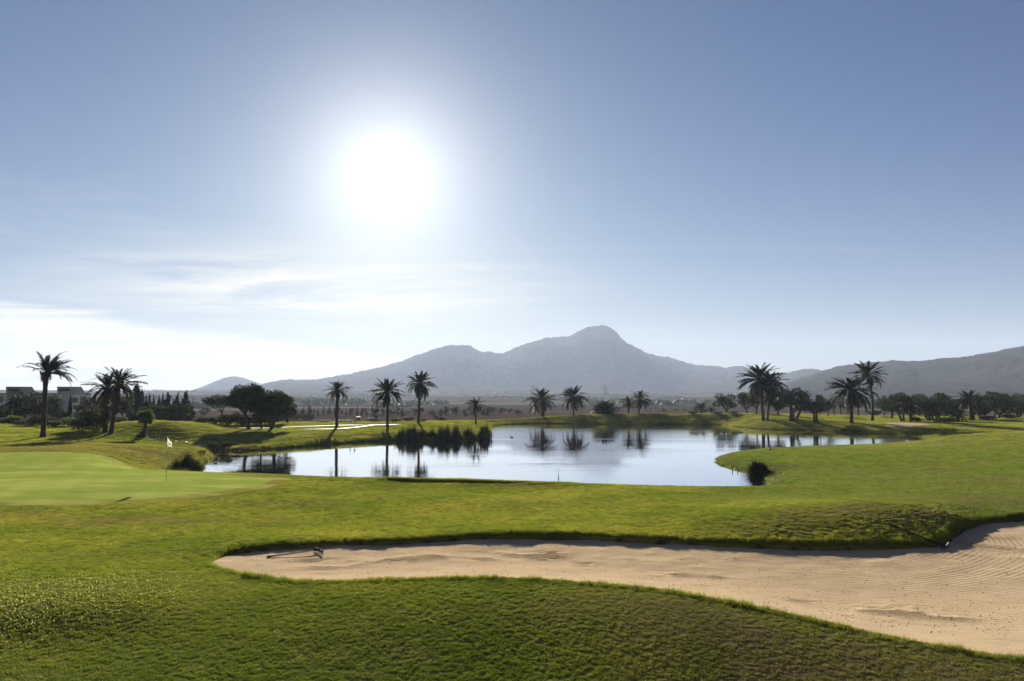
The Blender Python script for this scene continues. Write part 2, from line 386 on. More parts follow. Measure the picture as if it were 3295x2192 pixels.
# ------------------------------------------------------------------ materials
MATS = {}
def mat(name, build):
    if name in MATS: return MATS[name]
    m = bpy.data.materials.new(name); m.use_nodes = True
    nt = NT(m.node_tree); nt.n.clear()
    out = nt.new('ShaderNodeOutputMaterial')
    r = build(nt, out)
    if r is not None: nt.l.new(r, out.inputs['Surface'])
    MATS[name] = m; return m
def principled(nt, col, rough=0.8, spec=0.3, normal=None, **kw):
    p = nt.new('ShaderNodeBsdfPrincipled')
    if isinstance(col, tuple): col = tuple(col[:3]) + (1,)
    nt.put(p.inputs['Base Color'], col); nt.put(p.inputs['Roughness'], rough); nt.put(p.inputs['Specular IOR Level'], spec)
    if normal is not None: nt.put(p.inputs['Normal'], normal)
    for k, v in kw.items(): nt.put(p.inputs[k.replace('_', ' ')], v)
    return p.outputs[0]
def simple(name, col, rough=0.7, spec=0.3, var=0.25, scale=3.0, **kw):
    def b(nt, out):
        g = nt.new('ShaderNodeNewGeometry')
        n = nt.noise(g.outputs['Position'], scale, 4)
        f = nt.remap(n, 0.3, 0.7, 1 - var, 1 + var)
        c = nt.vmath('MULTIPLY', tuple(col), nt.new('ShaderNodeCombineXYZ', i_0=f, i_1=f, i_2=f).outputs[0])
        bump = nt.new('ShaderNodeBump', i_Strength=0.25, i_Distance=0.02); nt.l.new(n, bump.inputs['Height'])
        return principled(nt, c, rough, spec, bump.outputs[0], **kw)
    return mat(name, b)

def grass_colour(nt, atype):
    g = nt.new('ShaderNodeNewGeometry'); pos = g.outputs['Position']
    def A(n):
        a = nt.new('ShaderNodeAttribute', attribute_type=atype, attribute_name=n); return a.outputs['Fac']
    big = nt.noise(pos, 0.22, 4, 0.6); mid = nt.noise(pos, 1.3, 4, 0.65); fine = nt.noise(pos, 9.0, 4, 0.7)
    c = nt.mix(nt.remap(big, 0.40, 0.60), (0.155, 0.176, 0.029), (0.250, 0.238, 0.046))
    c = nt.mix(nt.math('MULTIPLY', A('lush'), nt.remap(mid, .2, .7, .75, 1.0)), c, (0.112, 0.142, 0.027))
    pf = nt.remap(nt.math('ADD', nt.math('MULTIPLY', mid, .6), nt.math('MULTIPLY', fine, .4)), 0.40, 0.62, 0, 1, True)
    c = nt.mix(nt.math('MULTIPLY', A('dry'), nt.remap(pf, 0, 1, .45, 1.0)), c, (0.150, 0.105, 0.062))
    c = nt.mix(nt.math('MULTIPLY', nt.remap(mid, .52, .75), 0.35), c, (0.26, 0.20, 0.07))
    f = nt.math('MULTIPLY', nt.remap(fine, 0.25, 0.75, 0.72, 1.22), nt.remap(mid, .3, .7, .88, 1.12))
    return nt.vmath('MULTIPLY', c, nt.new('ShaderNodeCombineXYZ', i_0=f, i_1=f, i_2=f).outputs[0]), pos, mid, fine, A

def b_ground(nt, out):
    c, pos, mid, fine, A = grass_colour(nt, 'GEOMETRY')
    # the plain beyond the course: a patchwork of fields
    mp = nt.vmath('MULTIPLY', pos, (1 / 190., 1 / 75., 0.0))
    dn = nt.new('ShaderNodeTexNoise'); nt.l.new(mp, dn.inputs['Vector']); dn.inputs['Scale'].default_value = 1.3
    mpd = nt.vmath('ADD', mp, nt.vmath('MULTIPLY', dn.outputs['Color'], (0.7, 0.5, 0)))
    vo = nt.new('ShaderNodeTexVoronoi', i_Scale=1.0); nt.l.new(mpd, vo.inputs['Vector'])
    sp = nt.new('ShaderNodeSeparateColor'); nt.l.new(vo.outputs['Color'], sp.inputs[0])
    fc = nt.mix(sp.outputs[0], (0.085, 0.066, 0.056), (0.070, 0.082, 0.045))
    fc = nt.mix(nt.remap(sp.outputs[1], .72, .80), fc, (0.20, 0.165, 0.115))
    fc = nt.mix(nt.math('MULTIPLY', A('vine'), 0.85), fc, (0.098, 0.066, 0.055))
    fn = nt.noise(nt.vmath('MULTIPLY', pos, (0.02, 0.06, 0)), 1.0, 6, 0.75)
    fc = nt.mix(nt.remap(fn, .5, .66), fc, (0.035, 0.043, 0.026))
    c = nt.mix(A('far'), c, fc); c = nt.mix(A('soil_shade'), c, (0.045, 0.038, 0.024))  # bunker lip soil, dark enough to paint in the shadow under the turf
    bn = nt.new('ShaderNodeBump', i_Strength=0.5, i_Distance=0.03); nt.l.new(nt.noise(pos, 14, 4, 0.7), bn.inputs['Height'])
    d = nt.new('ShaderNodeBsdfDiffuse', i_Roughness=0.2); nt.put(d.inputs['Color'], c); nt.l.new(bn.outputs[0], d.inputs['Normal'])
    return d.outputs[0]
M_ground = mat('turf', b_ground)
def b_green(nt, out):
    g = nt.new('ShaderNodeNewGeometry'); pos = g.outputs['Position']
    st = nt.vmath('MULTIPLY', pos, (1.0, 2.2, 1.0))
    n = nt.noise(st, 0.55, 5, 0.65); n2 = nt.noise(st, 5.0, 4, 0.7)
    c = nt.mix(nt.remap(n, .35, .65), (0.255, 0.325, 0.052), (0.330, 0.355, 0.075))
    c = nt.mix(nt.remap(n2, .3, .7, 0, .35), c, (0.20, 0.26, 0.040))
    bn = nt.new('ShaderNodeBump', i_Strength=0.35, i_Distance=0.01); nt.l.new(nt.noise(pos, 30, 3), bn.inputs['Height'])
    gd = nt.new('ShaderNodeAttribute', attribute_name='inset').outputs['Fac']
    gd = nt.math('ADD', gd, nt.math('MULTIPLY', nt.math('SUBTRACT', n, .5), 1.2))
    c = nt.mix(nt.remap(gd, .9, 1.15, 1, 0), c, nt.mix(n2, (0.19, 0.185, 0.036), (0.25, 0.215, 0.05)))
    c = nt.mix(nt.remap(nt.noise(nt.vmath('MULTIPLY', pos, (.16, .5, 1)), 1.0, 3, .6), .45, .62, 0, .55), c, (0.44, 0.45, 0.12))
    mw = nt.new('ShaderNodeTexWave', wave_type='BANDS', bands_direction='DIAGONAL', i_Scale=.32, i_Distortion=.6, i_Detail=1.0); nt.l.new(nt.vmath('MULTIPLY', pos, (1, .35, 0)), mw.inputs['Vector'])
    c = nt.mix(nt.remap(mw.outputs['Fac'], .35, .65, 0, .16), c, (0.19, 0.25, 0.04))
    d = nt.new('ShaderNodeBsdfDiffuse', i_Roughness=0.0); nt.put(d.inputs['Color'], c); nt.l.new(bn.outputs[0], d.inputs['Normal'])
    return d.outputs[0]
M_green = mat('putting_turf', b_green)
def b_blade(nt, out):
    c, pos, mid, fine, A = grass_colour(nt, 'INSTANCER')
    oi = nt.new('ShaderNodeObjectInfo')
    f = nt.remap(oi.outputs['Random'], 0, 1, .75, 1.25)
    c = nt.vmath('MULTIPLY', c, nt.new('ShaderNodeCombineXYZ', i_0=f, i_1=f, i_2=f).outputs[0])
    d = principled(nt, c, 0.6, 0.15)
    t = nt.new('ShaderNodeBsdfTranslucent'); nt.put(t.inputs['Color'], nt.vmath('MULTIPLY', c, (1.15, 1.25, 0.7)))
    m = nt.new('ShaderNodeMixShader', i_0=0.45); nt.l.new(d, m.inputs[1]); nt.l.new(t.outputs[0], m.inputs[2])
    return m.outputs[0]
M_blade = mat('grass_blade', b_blade)
def b_sand(nt, out):
    g = nt.new('ShaderNodeNewGeometry'); pos = g.outputs['Position']
    n = nt.noise(pos, 0.9, 5, 0.6); n2 = nt.noise(pos, 22, 4, 0.75)
    c = nt.mix(nt.remap(n, .3, .7), (0.49, 0.360, 0.215), (0.54, 0.405, 0.250))
    c = nt.mix(nt.remap(n2, .52, .72), c, (0.27, 0.21, 0.14))
    c = nt.mix(nt.remap(nt.noise(nt.vmath('MULTIPLY', pos, (.5, 1.3, 1)), 1.1, 5, .7), .50, .66, 0, .38), c, (0.33, 0.245, 0.155))
    # rake lines: gentle bands on the left, swinging rings on the right
    w = nt.new('ShaderNodeTexWave', wave_type='BANDS', bands_direction='Y', i_Scale=2.2, i_Distortion=2.2, i_Detail=2.0, i_Detail_Scale=0.6)
    nt.l.new(nt.vmath('MULTIPLY', pos, (0.35, 1, 0)), w.inputs['Vector'])
    w2 = nt.new('ShaderNodeTexWave', wave_type='RINGS', rings_direction='Z', i_Scale=1.9, i_Distortion=1.2, i_Detail=1.5, i_Detail_Scale=0.8)
    nt.l.new(nt.vmath('ADD', nt.vmath('MULTIPLY', pos, (1, 1, 0)), (-7.0, -29.0, 0)), w2.inputs['Vector'])
    sx = nt.new('ShaderNodeSeparateXYZ', i_0=pos)
    k = nt.remap(sx.outputs[0], 2.5, 6.0)
    wv = nt.math('ADD', nt.math('MULTIPLY', w.outputs['Fac'], nt.math('SUBTRACT', 1.0, k)), nt.math('MULTIPLY', w2.outputs['Fac'], k))
    wm = nt.remap(nt.noise(pos, 0.6, 3), .38, .6, .15, 1.0)
    h = nt.math('ADD', nt.math('MULTIPLY', nt.math('MULTIPLY', wv, wm), 0.006), nt.math('MULTIPLY', n2, 0.012))
    h = nt.math('ADD', h, nt.math('MULTIPLY', nt.noise(pos, 70, 3, .8), 0.004))
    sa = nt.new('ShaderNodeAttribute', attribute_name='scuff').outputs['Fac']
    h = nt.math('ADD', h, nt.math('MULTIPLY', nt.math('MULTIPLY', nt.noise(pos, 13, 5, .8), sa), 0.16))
    c = nt.mix(nt.math('MULTIPLY', sa, nt.remap(nt.noise(pos, 8, 4, .7), .42, .6, .1, .75)), c, (0.27, 0.20, 0.125))  # scuffs also coloured darker, in place of the shading of rough sand
    bn = nt.new('ShaderNodeBump', i_Strength=1.0, i_Distance=1.0); nt.l.new(h, bn.inputs['Height'])
    d = nt.new('ShaderNodeBsdfDiffuse', i_Roughness=0.0); nt.put(d.inputs['Color'], c); nt.l.new(bn.outputs[0], d.inputs['Normal'])
    return d.outputs[0]
M_sand = mat('bunker_sand', b_sand)
def b_water(nt, out):
    g = nt.new('ShaderNodeNewGeometry'); pos = g.outputs['Position']
    calm = nt.remap(nt.noise(nt.vmath('MULTIPLY', pos, (0.018, 0.055, 0)), 1.0, 3, .5, .4), .42, .60, .16, 1.0, True)
    a = nt.noise(nt.vmath('MULTIPLY', pos, (0.9, 2.6, 1)), 1.0, 3, .5)
    b = nt.noise(nt.vmath('MULTIPLY', pos, (0.25, 0.7, 1)), 1.0, 2, .5)
    h = nt.math('ADD', nt.math('MULTIPLY', a, 0.008), nt.math('MULTIPLY', b, 0.009))
    h = nt.math('MULTIPLY', h, calm)
    bn = nt.new('ShaderNodeBump', i_Strength=1.0, i_Distance=1.0); nt.l.new(h, bn.inputs['Height'])
    a1 = principled(nt, (0.010, 0.016, 0.014), 0.02, 0.5, bn.outputs[0], IOR=1.45)
    gl = nt.new('ShaderNodeBsdfGlossy', i_Roughness=0.02, i_Color=(.97, .98, 1, 1)); nt.l.new(bn.outputs[0], gl.inputs['Normal']); a2 = gl.outputs[0]
    lw = nt.new('ShaderNodeLayerWeight', i_Blend=0.5)
    m = nt.new('ShaderNodeMixShader'); nt.put(m.inputs[0], nt.math('POWER', lw.outputs['Facing'], 2.5)); nt.l.new(a1, m.inputs[1]); nt.l.new(a2, m.inputs[2])
    return m.outputs[0]
M_water = mat('pond_water', b_water)
def leafmat(name, col, trans=0.25, var=0.5, tr=(1.2, 1.3, .6)):
    def b(nt, out):
        g = nt.new('ShaderNodeNewGeometry'); oi = nt.new('ShaderNodeObjectInfo')
        n = nt.noise(g.outputs['Position'], 1.4, 4, .7)
        f = nt.math('MULTIPLY', nt.remap(n, .25, .75, 1 - var, 1 + var), nt.remap(oi.outputs['Random'], 0, 1, .8, 1.25))
        f = nt.math('MULTIPLY', f, nt.remap(g.outputs['Random Per Island'], 0, 1, .65, 1.4))
        c = nt.vmath('MULTIPLY', tuple(col), nt.new('ShaderNodeCombineXYZ', i_0=f, i_1=f, i_2=f).outputs[0])
        d = principled(nt, c, 0.75, 0.12)
        t = nt.new('ShaderNodeBsdfTranslucent'); nt.put(t.inputs['Color'], nt.vmath('MULTIPLY', c, tuple(tr)))
        m = nt.new('ShaderNodeMixShader', i_0=trans); nt.l.new(d, m.inputs[1]); nt.l.new(t.outputs[0], m.inputs[2])
        return m.outputs[0]
    return mat(name, b)
M_palm = leafmat('palm_frond', (0.030, 0.035, 0.018), 0.10)
M_palmdry = leafmat('palm_frond_dry', (0.12, 0.085, 0.045), 0.12)
M_olive = leafmat('olive_foliage', (0.040, 0.050, 0.024), 0.15)
M_pine = leafmat('pine_foliage', (0.046, 0.060, 0.022), 0.15)
M_conifer = leafmat('conifer_foliage', (0.028, 0.036, 0.018), 0.08)
M_bright = leafmat('bright_foliage', (0.12, 0.15, 0.035), 0.4)
M_shrub = leafmat('shrub_foliage', (0.050, 0.058, 0.026), 0.2)
M_brush = leafmat('brushwood', (0.10, 0.085, 0.060), 0.2)
M_reed = leafmat('reed_blade', (0.055, 0.058, 0.028), 0.12)
M_reeddark = leafmat('dark_reed_blade', (0.022, 0.024, 0.014), 0.05)
M_rust = leafmat('seed_head', (0.15, 0.10, 0.065), 0.25)
M_bark = simple('palm_bark', (0.060, 0.048, 0.036), .95, .1, .5, 6)
M_bark2 = simple('tree_bark', (0.065, 0.055, 0.045), .95, .1, .4, 4)
M_hill = None
def b_hill(cola, colb, colc):
    def b(nt, out):
        g = nt.new('ShaderNodeNewGeometry'); pos = g.outputs['Position']
        n = nt.noise(pos, 0.004, 6, .65); n2 = nt.noise(pos, 0.05, 4, .8); n3 = nt.noise(pos, 0.0012, 3)
        c = nt.mix(nt.remap(n, .38, .62), cola, colb); c = nt.mix(nt.remap(n2, .50, .60), c, colc)
        bn = nt.new('ShaderNodeBump', i_Strength=1.0, i_Distance=6.0); nt.l.new(n2, bn.inputs['Height'])
        d = nt.new('ShaderNodeBsdfDiffuse', i_Roughness=0.0); nt.put(d.inputs['Color'], c); nt.l.new(bn.outputs[0], d.inputs['Normal'])
        return d.outputs[0]
    return b
M_mtn = mat('mountain_scrub', b_hill((0.085, 0.082, 0.056), (0.044, 0.050, 0.032), (0.022, 0.028, 0.018)))
M_hillr = mat('hill_scrub', b_hill((0.070, 0.052, 0.038), (0.040, 0.042, 0.027), (0.020, 0.024, 0.016)))

# ------------------------------------------------------------------ ground sheet
def masks(X, Y):
    D = np.hypot(X, Y); az = np.arctan2(X, Y); u = CX + F * np.tan(np.clip(az, -1.2, 1.2))
    n = fbm(X / 2.5, Y / 2.5, 4, 61); n2 = fbm(X / 9, Y / 9, 3, 71)
    dry = np.zeros(len(X)); lush = np.zeros(len(X))
    dry += (sstep(-.5, 4.0, X + n * 5) + .35 * sstep(.0, .3, n)) * sstep(18.5, 14.5, D + n * 3) * 0.95           # worn front mound
    e = np.abs(sdf(X, Y, bunker_poly)) if len(X) else X
    dry *= sstep(0.0, 1.3, e + n) * 0.75 + 0.25
    lush += sstep(19, 14, D + n * 3) * sstep(3.5, -1.0, X + n * 4)
    lush += sstep(6, 12, X - .1 * Y + 6 * n2 + 3) * sstep(27, 34, D) * sstep(130, 80, D) * .9
    lush += sstep(1.0, 0.1, e) * .45 * sstep(19, 15, D)
    lush += 0.5 * sstep(.1, .35, n2)
    dry += .75 * sstep(-.05, .30, fbm(X / 5, Y / 2.2, 4, 81)) * sstep(20, 30, D) * sstep(300, 200, D)
    dry += .7 * sstep(62, 70, D) * sstep(100, 80, D) * sstep(-22, -28, X)
    far = sstep(225, 275, D + n2 * 20) * sstep(2100, 1600, np.where(u < 2250, u, 3000) * 0 + 1700)
    right = sstep(2250, 2500, u)
    far = sstep(205, 235, D + n2 * 12) * (1 - right) + sstep(300, 360, D + n2 * 30) * right
    vine = sstep(700, 520, D) * (1 - .3 * right)
    return np.clip(dry, 0, 1), np.clip(lush, 0, 1), far, vine
dists = [0.4]
def run(to, r):
    while dists[-1] < to: dists.append(dists[-1] * r)
run(8.5, 1.08); run(39, 1.0048); run(45, 1.0025); run(110, 1.0065); run(260, 1.011); run(9500, 1.03)
RD = np.array(dists)
AZ = np.concatenate([np.linspace(-PI, -0.78, 16, endpoint=False), np.linspace(-0.78, 0.78, 470), np.linspace(0.78, PI, 17)[1:]])
nr, na = len(RD), len(AZ)
GX = (RD[:, None] * np.sin(AZ)[None]).ravel(); GY = (RD[:, None] * np.cos(AZ)[None]).ravel()
GZ = ground(GX, GY)
ii, jj = np.meshgrid(np.arange(nr - 1), np.arange(na - 1), indexing='ij')
q = (ii * na + jj).ravel(); QF = np.stack([q, q + 1, q + na + 1, q + na], 1)
QF = QF[:, ::-1]
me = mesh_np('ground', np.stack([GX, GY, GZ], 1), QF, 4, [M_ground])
dry, lush, far, vine = masks(GX, GY)
soil_shade = np.zeros(len(GX)); mk = (np.hypot(GX, GY) < 47) & (GY > 5)
soil_shade[mk] = np.maximum(sstep(0.02, -.05, sdf(GX[mk], GY[mk], bunker_poly)), sstep(0.02, -.05, sdf(GX[mk], GY[mk], bunker2_poly)))
for k, v in (('dry', dry), ('lush', lush), ('far', far), ('vine', vine), ('soil_shade', soil_shade)): attr(me, k, v)
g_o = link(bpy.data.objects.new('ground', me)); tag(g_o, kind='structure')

def subsheet(name, sd, material, lift=0.012, slope=0.05, edge=-0.012):
    off = np.clip(-sd * slope, edge, lift)
    ok = sd < 0.4
    keep = ok[QF].any(1)
    used = np.unique(QF[keep]); remap = np.full(len(GX), -1); remap[used] = np.arange(len(used))
    V = np.stack([GX, GY, GZ + off], 1)[used]
    m = mesh_np(name, V, remap[QF[keep]], 4, [material]); attr(m, 'inset', np.clip(-sd[used], -1, 5))
    o = link(bpy.data.objects.new(name, m)); tag(o, kind='structure'); return o
nearm = (np.hypot(GX, GY) < 75) & (GY > 0)
sdg = np.full(len(GX), 99.); sdg[nearm] = sdf(GX[nearm], GY[nearm], green_poly)
subsheet('putting_green', sdg, M_green)

# bunkers
def grid_sheet(name, poly, hfun, step, material, pad=0.5):
    x0, y0 = poly.min(0) - pad; x1, y1 = poly.max(0) + pad
    xs = np.arange(x0, x1 + step, step); ys = np.arange(y0, y1 + step, step)
    XX, YY = np.meshgrid(xs, ys); X, Y = XX.ravel(), YY.ravel()
    sd = sdf(X, Y, poly); Z = hfun(X, Y)
    n = len(xs); i, j = np.meshgrid(np.arange(len(ys) - 1), np.arange(n - 1), indexing='ij'); q = (i * n + j).ravel()
    Fc = np.stack([q, q + 1, q + n + 1, q + n], 1); keep = (sd < 0.28)[Fc].all(1); Fc = Fc[keep]
    used = np.unique(Fc); rm = np.full(len(X), -1); rm[used] = np.arange(len(used))
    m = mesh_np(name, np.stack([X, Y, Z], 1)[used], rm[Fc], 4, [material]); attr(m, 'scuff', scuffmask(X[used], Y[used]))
    o = link(bpy.data.objects.new(name, m)); tag(o, kind='structure'); return o
vis_b = bunker_poly.copy(); vis_b[:, 0] = np.minimum(vis_b[:, 0], 24)
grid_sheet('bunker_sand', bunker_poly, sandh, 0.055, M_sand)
grid_sheet('crest_bunker_sand', bunker2_poly, lambda X, Y: B2Z + 0.02 * fbm(X * 2, Y * 2, 2, 4), 0.12, M_sand)
grid_sheet('far_bunker_sand', bunker3_poly, lambda X, Y: ground(X, Y) + np.clip(-sdf(X, Y, bunker3_poly) * .2, -.2, .10), 0.5, M_sand)

# pond water
wx = np.arange(-60, 110, 10.0); wy = np.arange(40, 190, 10.0)
XX, YY = np.meshgrid(wx, wy); n = len(wx); i, j = np.meshgrid(np.arange(len(wy) - 1), np.arange(n - 1), indexing='ij'); q = (i * n + j).ravel()
wsd = sdf(XX.ravel(), YY.ravel(), pond_poly)
Fc = np.stack([q, q + 1, q + n + 1, q + n], 1); Fc = Fc[(wsd < 14)[Fc].any(1)]
m = mesh_np('pond_water', np.stack([XX.ravel(), YY.ravel(), np.full(XX.size, WATER_Z)], 1), Fc, 4, [M_water])
tag(link(bpy.data.objects.new('pond_water', m)), kind='structure')

# paths on the far fairway: pale, worn smooth
M_path = simple('path_concrete', (0.42, 0.38, 0.30), .7, .2, .1, 1.0)
def path(name, pix, width):
    P = [at_z(u, v, z)[:2] for u, v, z in pix]
    P = np.array(P); T = np.linspace(0, len(P) - 1, len(P) * 8); xs = np.interp(T, range(len(P)), P[:, 0]); ys = np.interp(T, range(len(P)), P[:, 1])
    tx, ty = np.gradient(xs), np.gradient(ys); L = np.hypot(tx, ty) + 1e-9; nx, ny = -ty / L, tx / L
    w = width * np.clip(np.sin(np.linspace(0, PI, len(T))) * 3, .1, 1) / 2
    A = np.stack([xs + nx * w, ys + ny * w], 1); B = np.stack([xs - nx * w, ys - ny * w], 1)
    za = ground(A[:, 0], A[:, 1]); zb = ground(B[:, 0], B[:, 1]); k = len(T)
    V = np.concatenate([np.c_[A, za + .09], np.c_[B, zb + .09], np.c_[A, za - .2], np.c_[B, zb - .2]])
    Fs = []
    for i in range(k - 1):
        Fs += [(i, i + 1, k + i + 1, k + i), (2*k + i, 2*k + i + 1, i + 1, i), (k + i, k + i + 1, 3*k + i + 1, 3*k + i)]
    m = mesh_np(name, V, np.array(Fs), 4, [M_path], smooth=False)
    return tag(link(bpy.data.objects.new(name, m)), kind='structure')
path('path', [(960,1384,-.3),(1040,1382,-.3),(1100,1379,-.25),(1150,1376,-.25),(1200,1372,-.25),(1245,1370,-.2),(1290,1369,-.2)], 0.6)
path('path', [(760,1381,-.2),(840,1379,-.2),(900,1377,-.2),(985,1375,-.2),(1060,1372,-.15),(1120,1371,-.15),(1180,1370,-.15)], 0.6)

# ------------------------------------------------------------------ mountains
def ridge(name, pts, Y0, wn_, wf, material, rough=6.0, foot=0.0, seed=0, gull=0.10, p=1.15):
    U = np.array([a for a, b in pts], float); Vv = np.array([b for a, b in pts], float)
    us = np.arange(U[0], U[-1] + .1, 3.2); vs = np.interp(us, U, Vv)
    k = np.ones(5) / 5; vs2 = np.convolve(np.pad(vs, 2, 'edge'), k, 'valid')
    top = []; dirs = []
    for u, v in zip(us, vs2):
        d = ray(u, v); hor = math.hypot(d[0], d[1]); dirs.append((d[0] / hor, d[1] / hor)); top.append(HC + Y0 * d[2] / hor)
    top = np.array(top); dirs = np.array(dirs)
    ts = np.concatenate([np.linspace(-1, 0, 60), np.linspace(0, 1, 16)[1:]])
    V = []
    for t in ts:
        D = Y0 + (t * wn_ if t < 0 else t * wf)
        X = dirs[:, 0] * D; Y = dirs[:, 1] * D
        s = (1 - abs(t)) ** p
        pl = plainh(np.full(len(X), D)) - 4
        g = fbm(X / 420, Y / 420, 5, seed, .55) ; rid = 1 - np.abs(fbm(X / 300 + 5, Y / 650, 4, seed + 7)) * 4
        env = (1 - s) * s * 4
        z = pl + (top - pl) * s + env * (top - pl) * (gull * 2.2 * g + gull * .6 * rid)
        z += rough * vnoise(X / 14, Y / 14, seed + 3) * min(1, s * 3)
        z += rough * .6 * vnoise(X / 33, Y / 33, seed + 9) * min(1, s * 3)
        V.append(np.c_[X, Y, z])
    V = np.concatenate(V); n = len(us)
    i, j = np.meshgrid(np.arange(len(ts) - 1), np.arange(n - 1), indexing='ij'); q = (i * n + j).ravel()
    m = mesh_np(name, V, np.stack([q, q + n, q + n + 1, q + 1], 1)[:, ::-1], 4, [material])
    return tag(link(bpy.data.objects.new(name, m)), kind='structure')
main = [(700,1262),(760,1252),(820,1242),(850,1236),(870,1230),(920,1223),(1000,1222),(1020,1221),(1080,1211),(1130,1203),(1200,1186),(1235,1179),(1300,1160),(1350,1140),(1400,1124),(1430,1114),(1470,1110),(1510,1111),(1530,1122),(1545,1133),(1580,1131),(1597,1139),(1620,1136),(1660,1117),(1720,1099),(1760,1088),(1800,1085),(1840,1080),(1855,1070),(1880,1055),(1910,1048),(1940,1047),(1960,1052),(1985,1070),(2000,1088),(2020,1104),(2060,1126),(2100,1141),(2150,1148),(2190,1160),(2240,1176),(2300,1178),(2335,1185),(2370,1178),(2390,1178),(2420,1190),(2470,1208),(2530,1228),(2600,1250),(2660,1262)]
ridge('mountain', main, 4600, 1500, 900, M_mtn, 8, seed=1, gull=.17)
ridge('left_hill', [(480,1275),(560,1272),(600,1264),(630,1252),(650,1245),(690,1229),(720,1217),(745,1211),(760,1210),(780,1214),(800,1222),(840,1235),(880,1245),(930,1256),(990,1265)], 5200, 900, 700, M_mtn, 6, seed=2)
ridge('low_hill', [(2380,1262),(2440,1240),(2500,1215),(2530,1202),(2560,1194),(2580,1187),(2620,1186),(2650,1194),(2700,1215),(2760,1240),(2820,1260)], 3900, 800, 600, M_mtn, 5, seed=3)
ridge('right_hill', [(2380,1268),(2430,1262),(2480,1250),(2520,1236),(2570,1218),(2620,1202),(2660,1189),(2700,1176),(2760,1169),(2830,1166),(2860,1162),(2900,1160),(2960,1162),(3020,1153),(3080,1151),(3140,1142),(3200,1132),(3260,1120),(3295,1113),(3400,1095),(3550,1070),(3700,1060),(3900,1070),(4100,1100)], 2500, 1150, 900, M_hillr, 5, seed=4, gull=.2)

# ------------------------------------------------------------------ grass (nobody could count it)
def patch(name, nb, lean, width, seed):
    r = np.random.default_rng(seed); V = []; Fc = []
    for i in range(nb):
        a, rad = r.uniform(0, 2 * PI), math.sqrt(r.uniform(0, 1)); x, y = rad * math.cos(a), rad * math.sin(a)
        b = r.uniform(0, PI); w = width * r.uniform(.6, 1.3); h = r.uniform(.45, 1.1); la = r.uniform(0, 2 * PI); l = lean * r.uniform(0, 1)
        k = len(V); V += [(x - w*math.cos(b), y - w*math.sin(b), -.15), (x + w*math.cos(b), y + w*math.sin(b), -.15), (x + l*math.cos(la), y + l*math.sin(la), h)]
        Fc.append((k, k + 1, k + 2))
    m = mesh_np(name, np.array(V), np.array(Fc), 3, [M_blade], smooth=False)
    return bpy.data.objects.new(name, m)
def scatter(name, P, S, rz, at, src, label, matattrs=True):
    me = bpy.data.meshes.new(name); me.vertices.add(len(P)); me.vertices.foreach_set('co', np.ascontiguousarray(P, np.float32).ravel())
    attr(me, 'scl', S, 'FLOAT_VECTOR'); attr(me, 'rot', np.c_[np.zeros(len(P)), np.zeros(len(P)), rz], 'FLOAT_VECTOR')
    for k, v in at.items(): attr(me, k, v)
    me.update()
    o = link(bpy.data.objects.new(name, me))
    ng = bpy.data.node_groups.new(name + '_scatter', 'GeometryNodeTree')
    ng.interface.new_socket('Geometry', in_out='INPUT', socket_type='NodeSocketGeometry'); ng.interface.new_socket('Geometry', in_out='OUTPUT', socket_type='NodeSocketGeometry')
    gi = ng.nodes.new('NodeGroupInput'); go = ng.nodes.new('NodeGroupOutput'); ip = ng.nodes.new('GeometryNodeInstanceOnPoints'); ob = ng.nodes.new('GeometryNodeObjectInfo')
    ob.inputs['Object'].default_value = src
    def na_(n):
        a = ng.nodes.new('GeometryNodeInputNamedAttribute'); a.data_type = 'FLOAT_VECTOR'; a.inputs[0].default_value = n; return a.outputs[0]
    ng.links.new(gi.outputs[0], ip.inputs['Points']); ng.links.new(ob.outputs['Geometry'], ip.inputs['Instance'])
    ng.links.new(na_('rot'), ip.inputs['Rotation']); ng.links.new(na_('scl'), ip.inputs['Scale']); ng.links.new(ip.outputs[0], go.inputs[0])
    md = o.modifiers.new('scatter', 'NODES'); md.node_group = ng
    tag(o, label, 'grass', kind='stuff'); return o
def grass_pts(n, d0, d1, amax=0.66):
    az = rng.uniform(-amax, amax, n); D = np.exp(rng.uniform(math.log(d0), math.log(d1), n))
    return D * np.sin(az), D * np.cos(az), D
def keepable(X, Y, margin_s=0.03):
    d = np.hypot(X, Y)
    k = np.ones(len(X), bool)
    a = d < 46
    k[a] &= sdf(X[a], Y[a], bunker_poly) > margin_s
    k[a] &= sdf(X[a], Y[a], bunker2_poly) > 0.05
    b = d > 40
    k[b] &= sdf(X[b], Y[b], pond_poly) > 0.25
    k[b] &= sdf(X[b], Y[b], bunker3_poly) > 0.1
    return k
cden = 0.0040
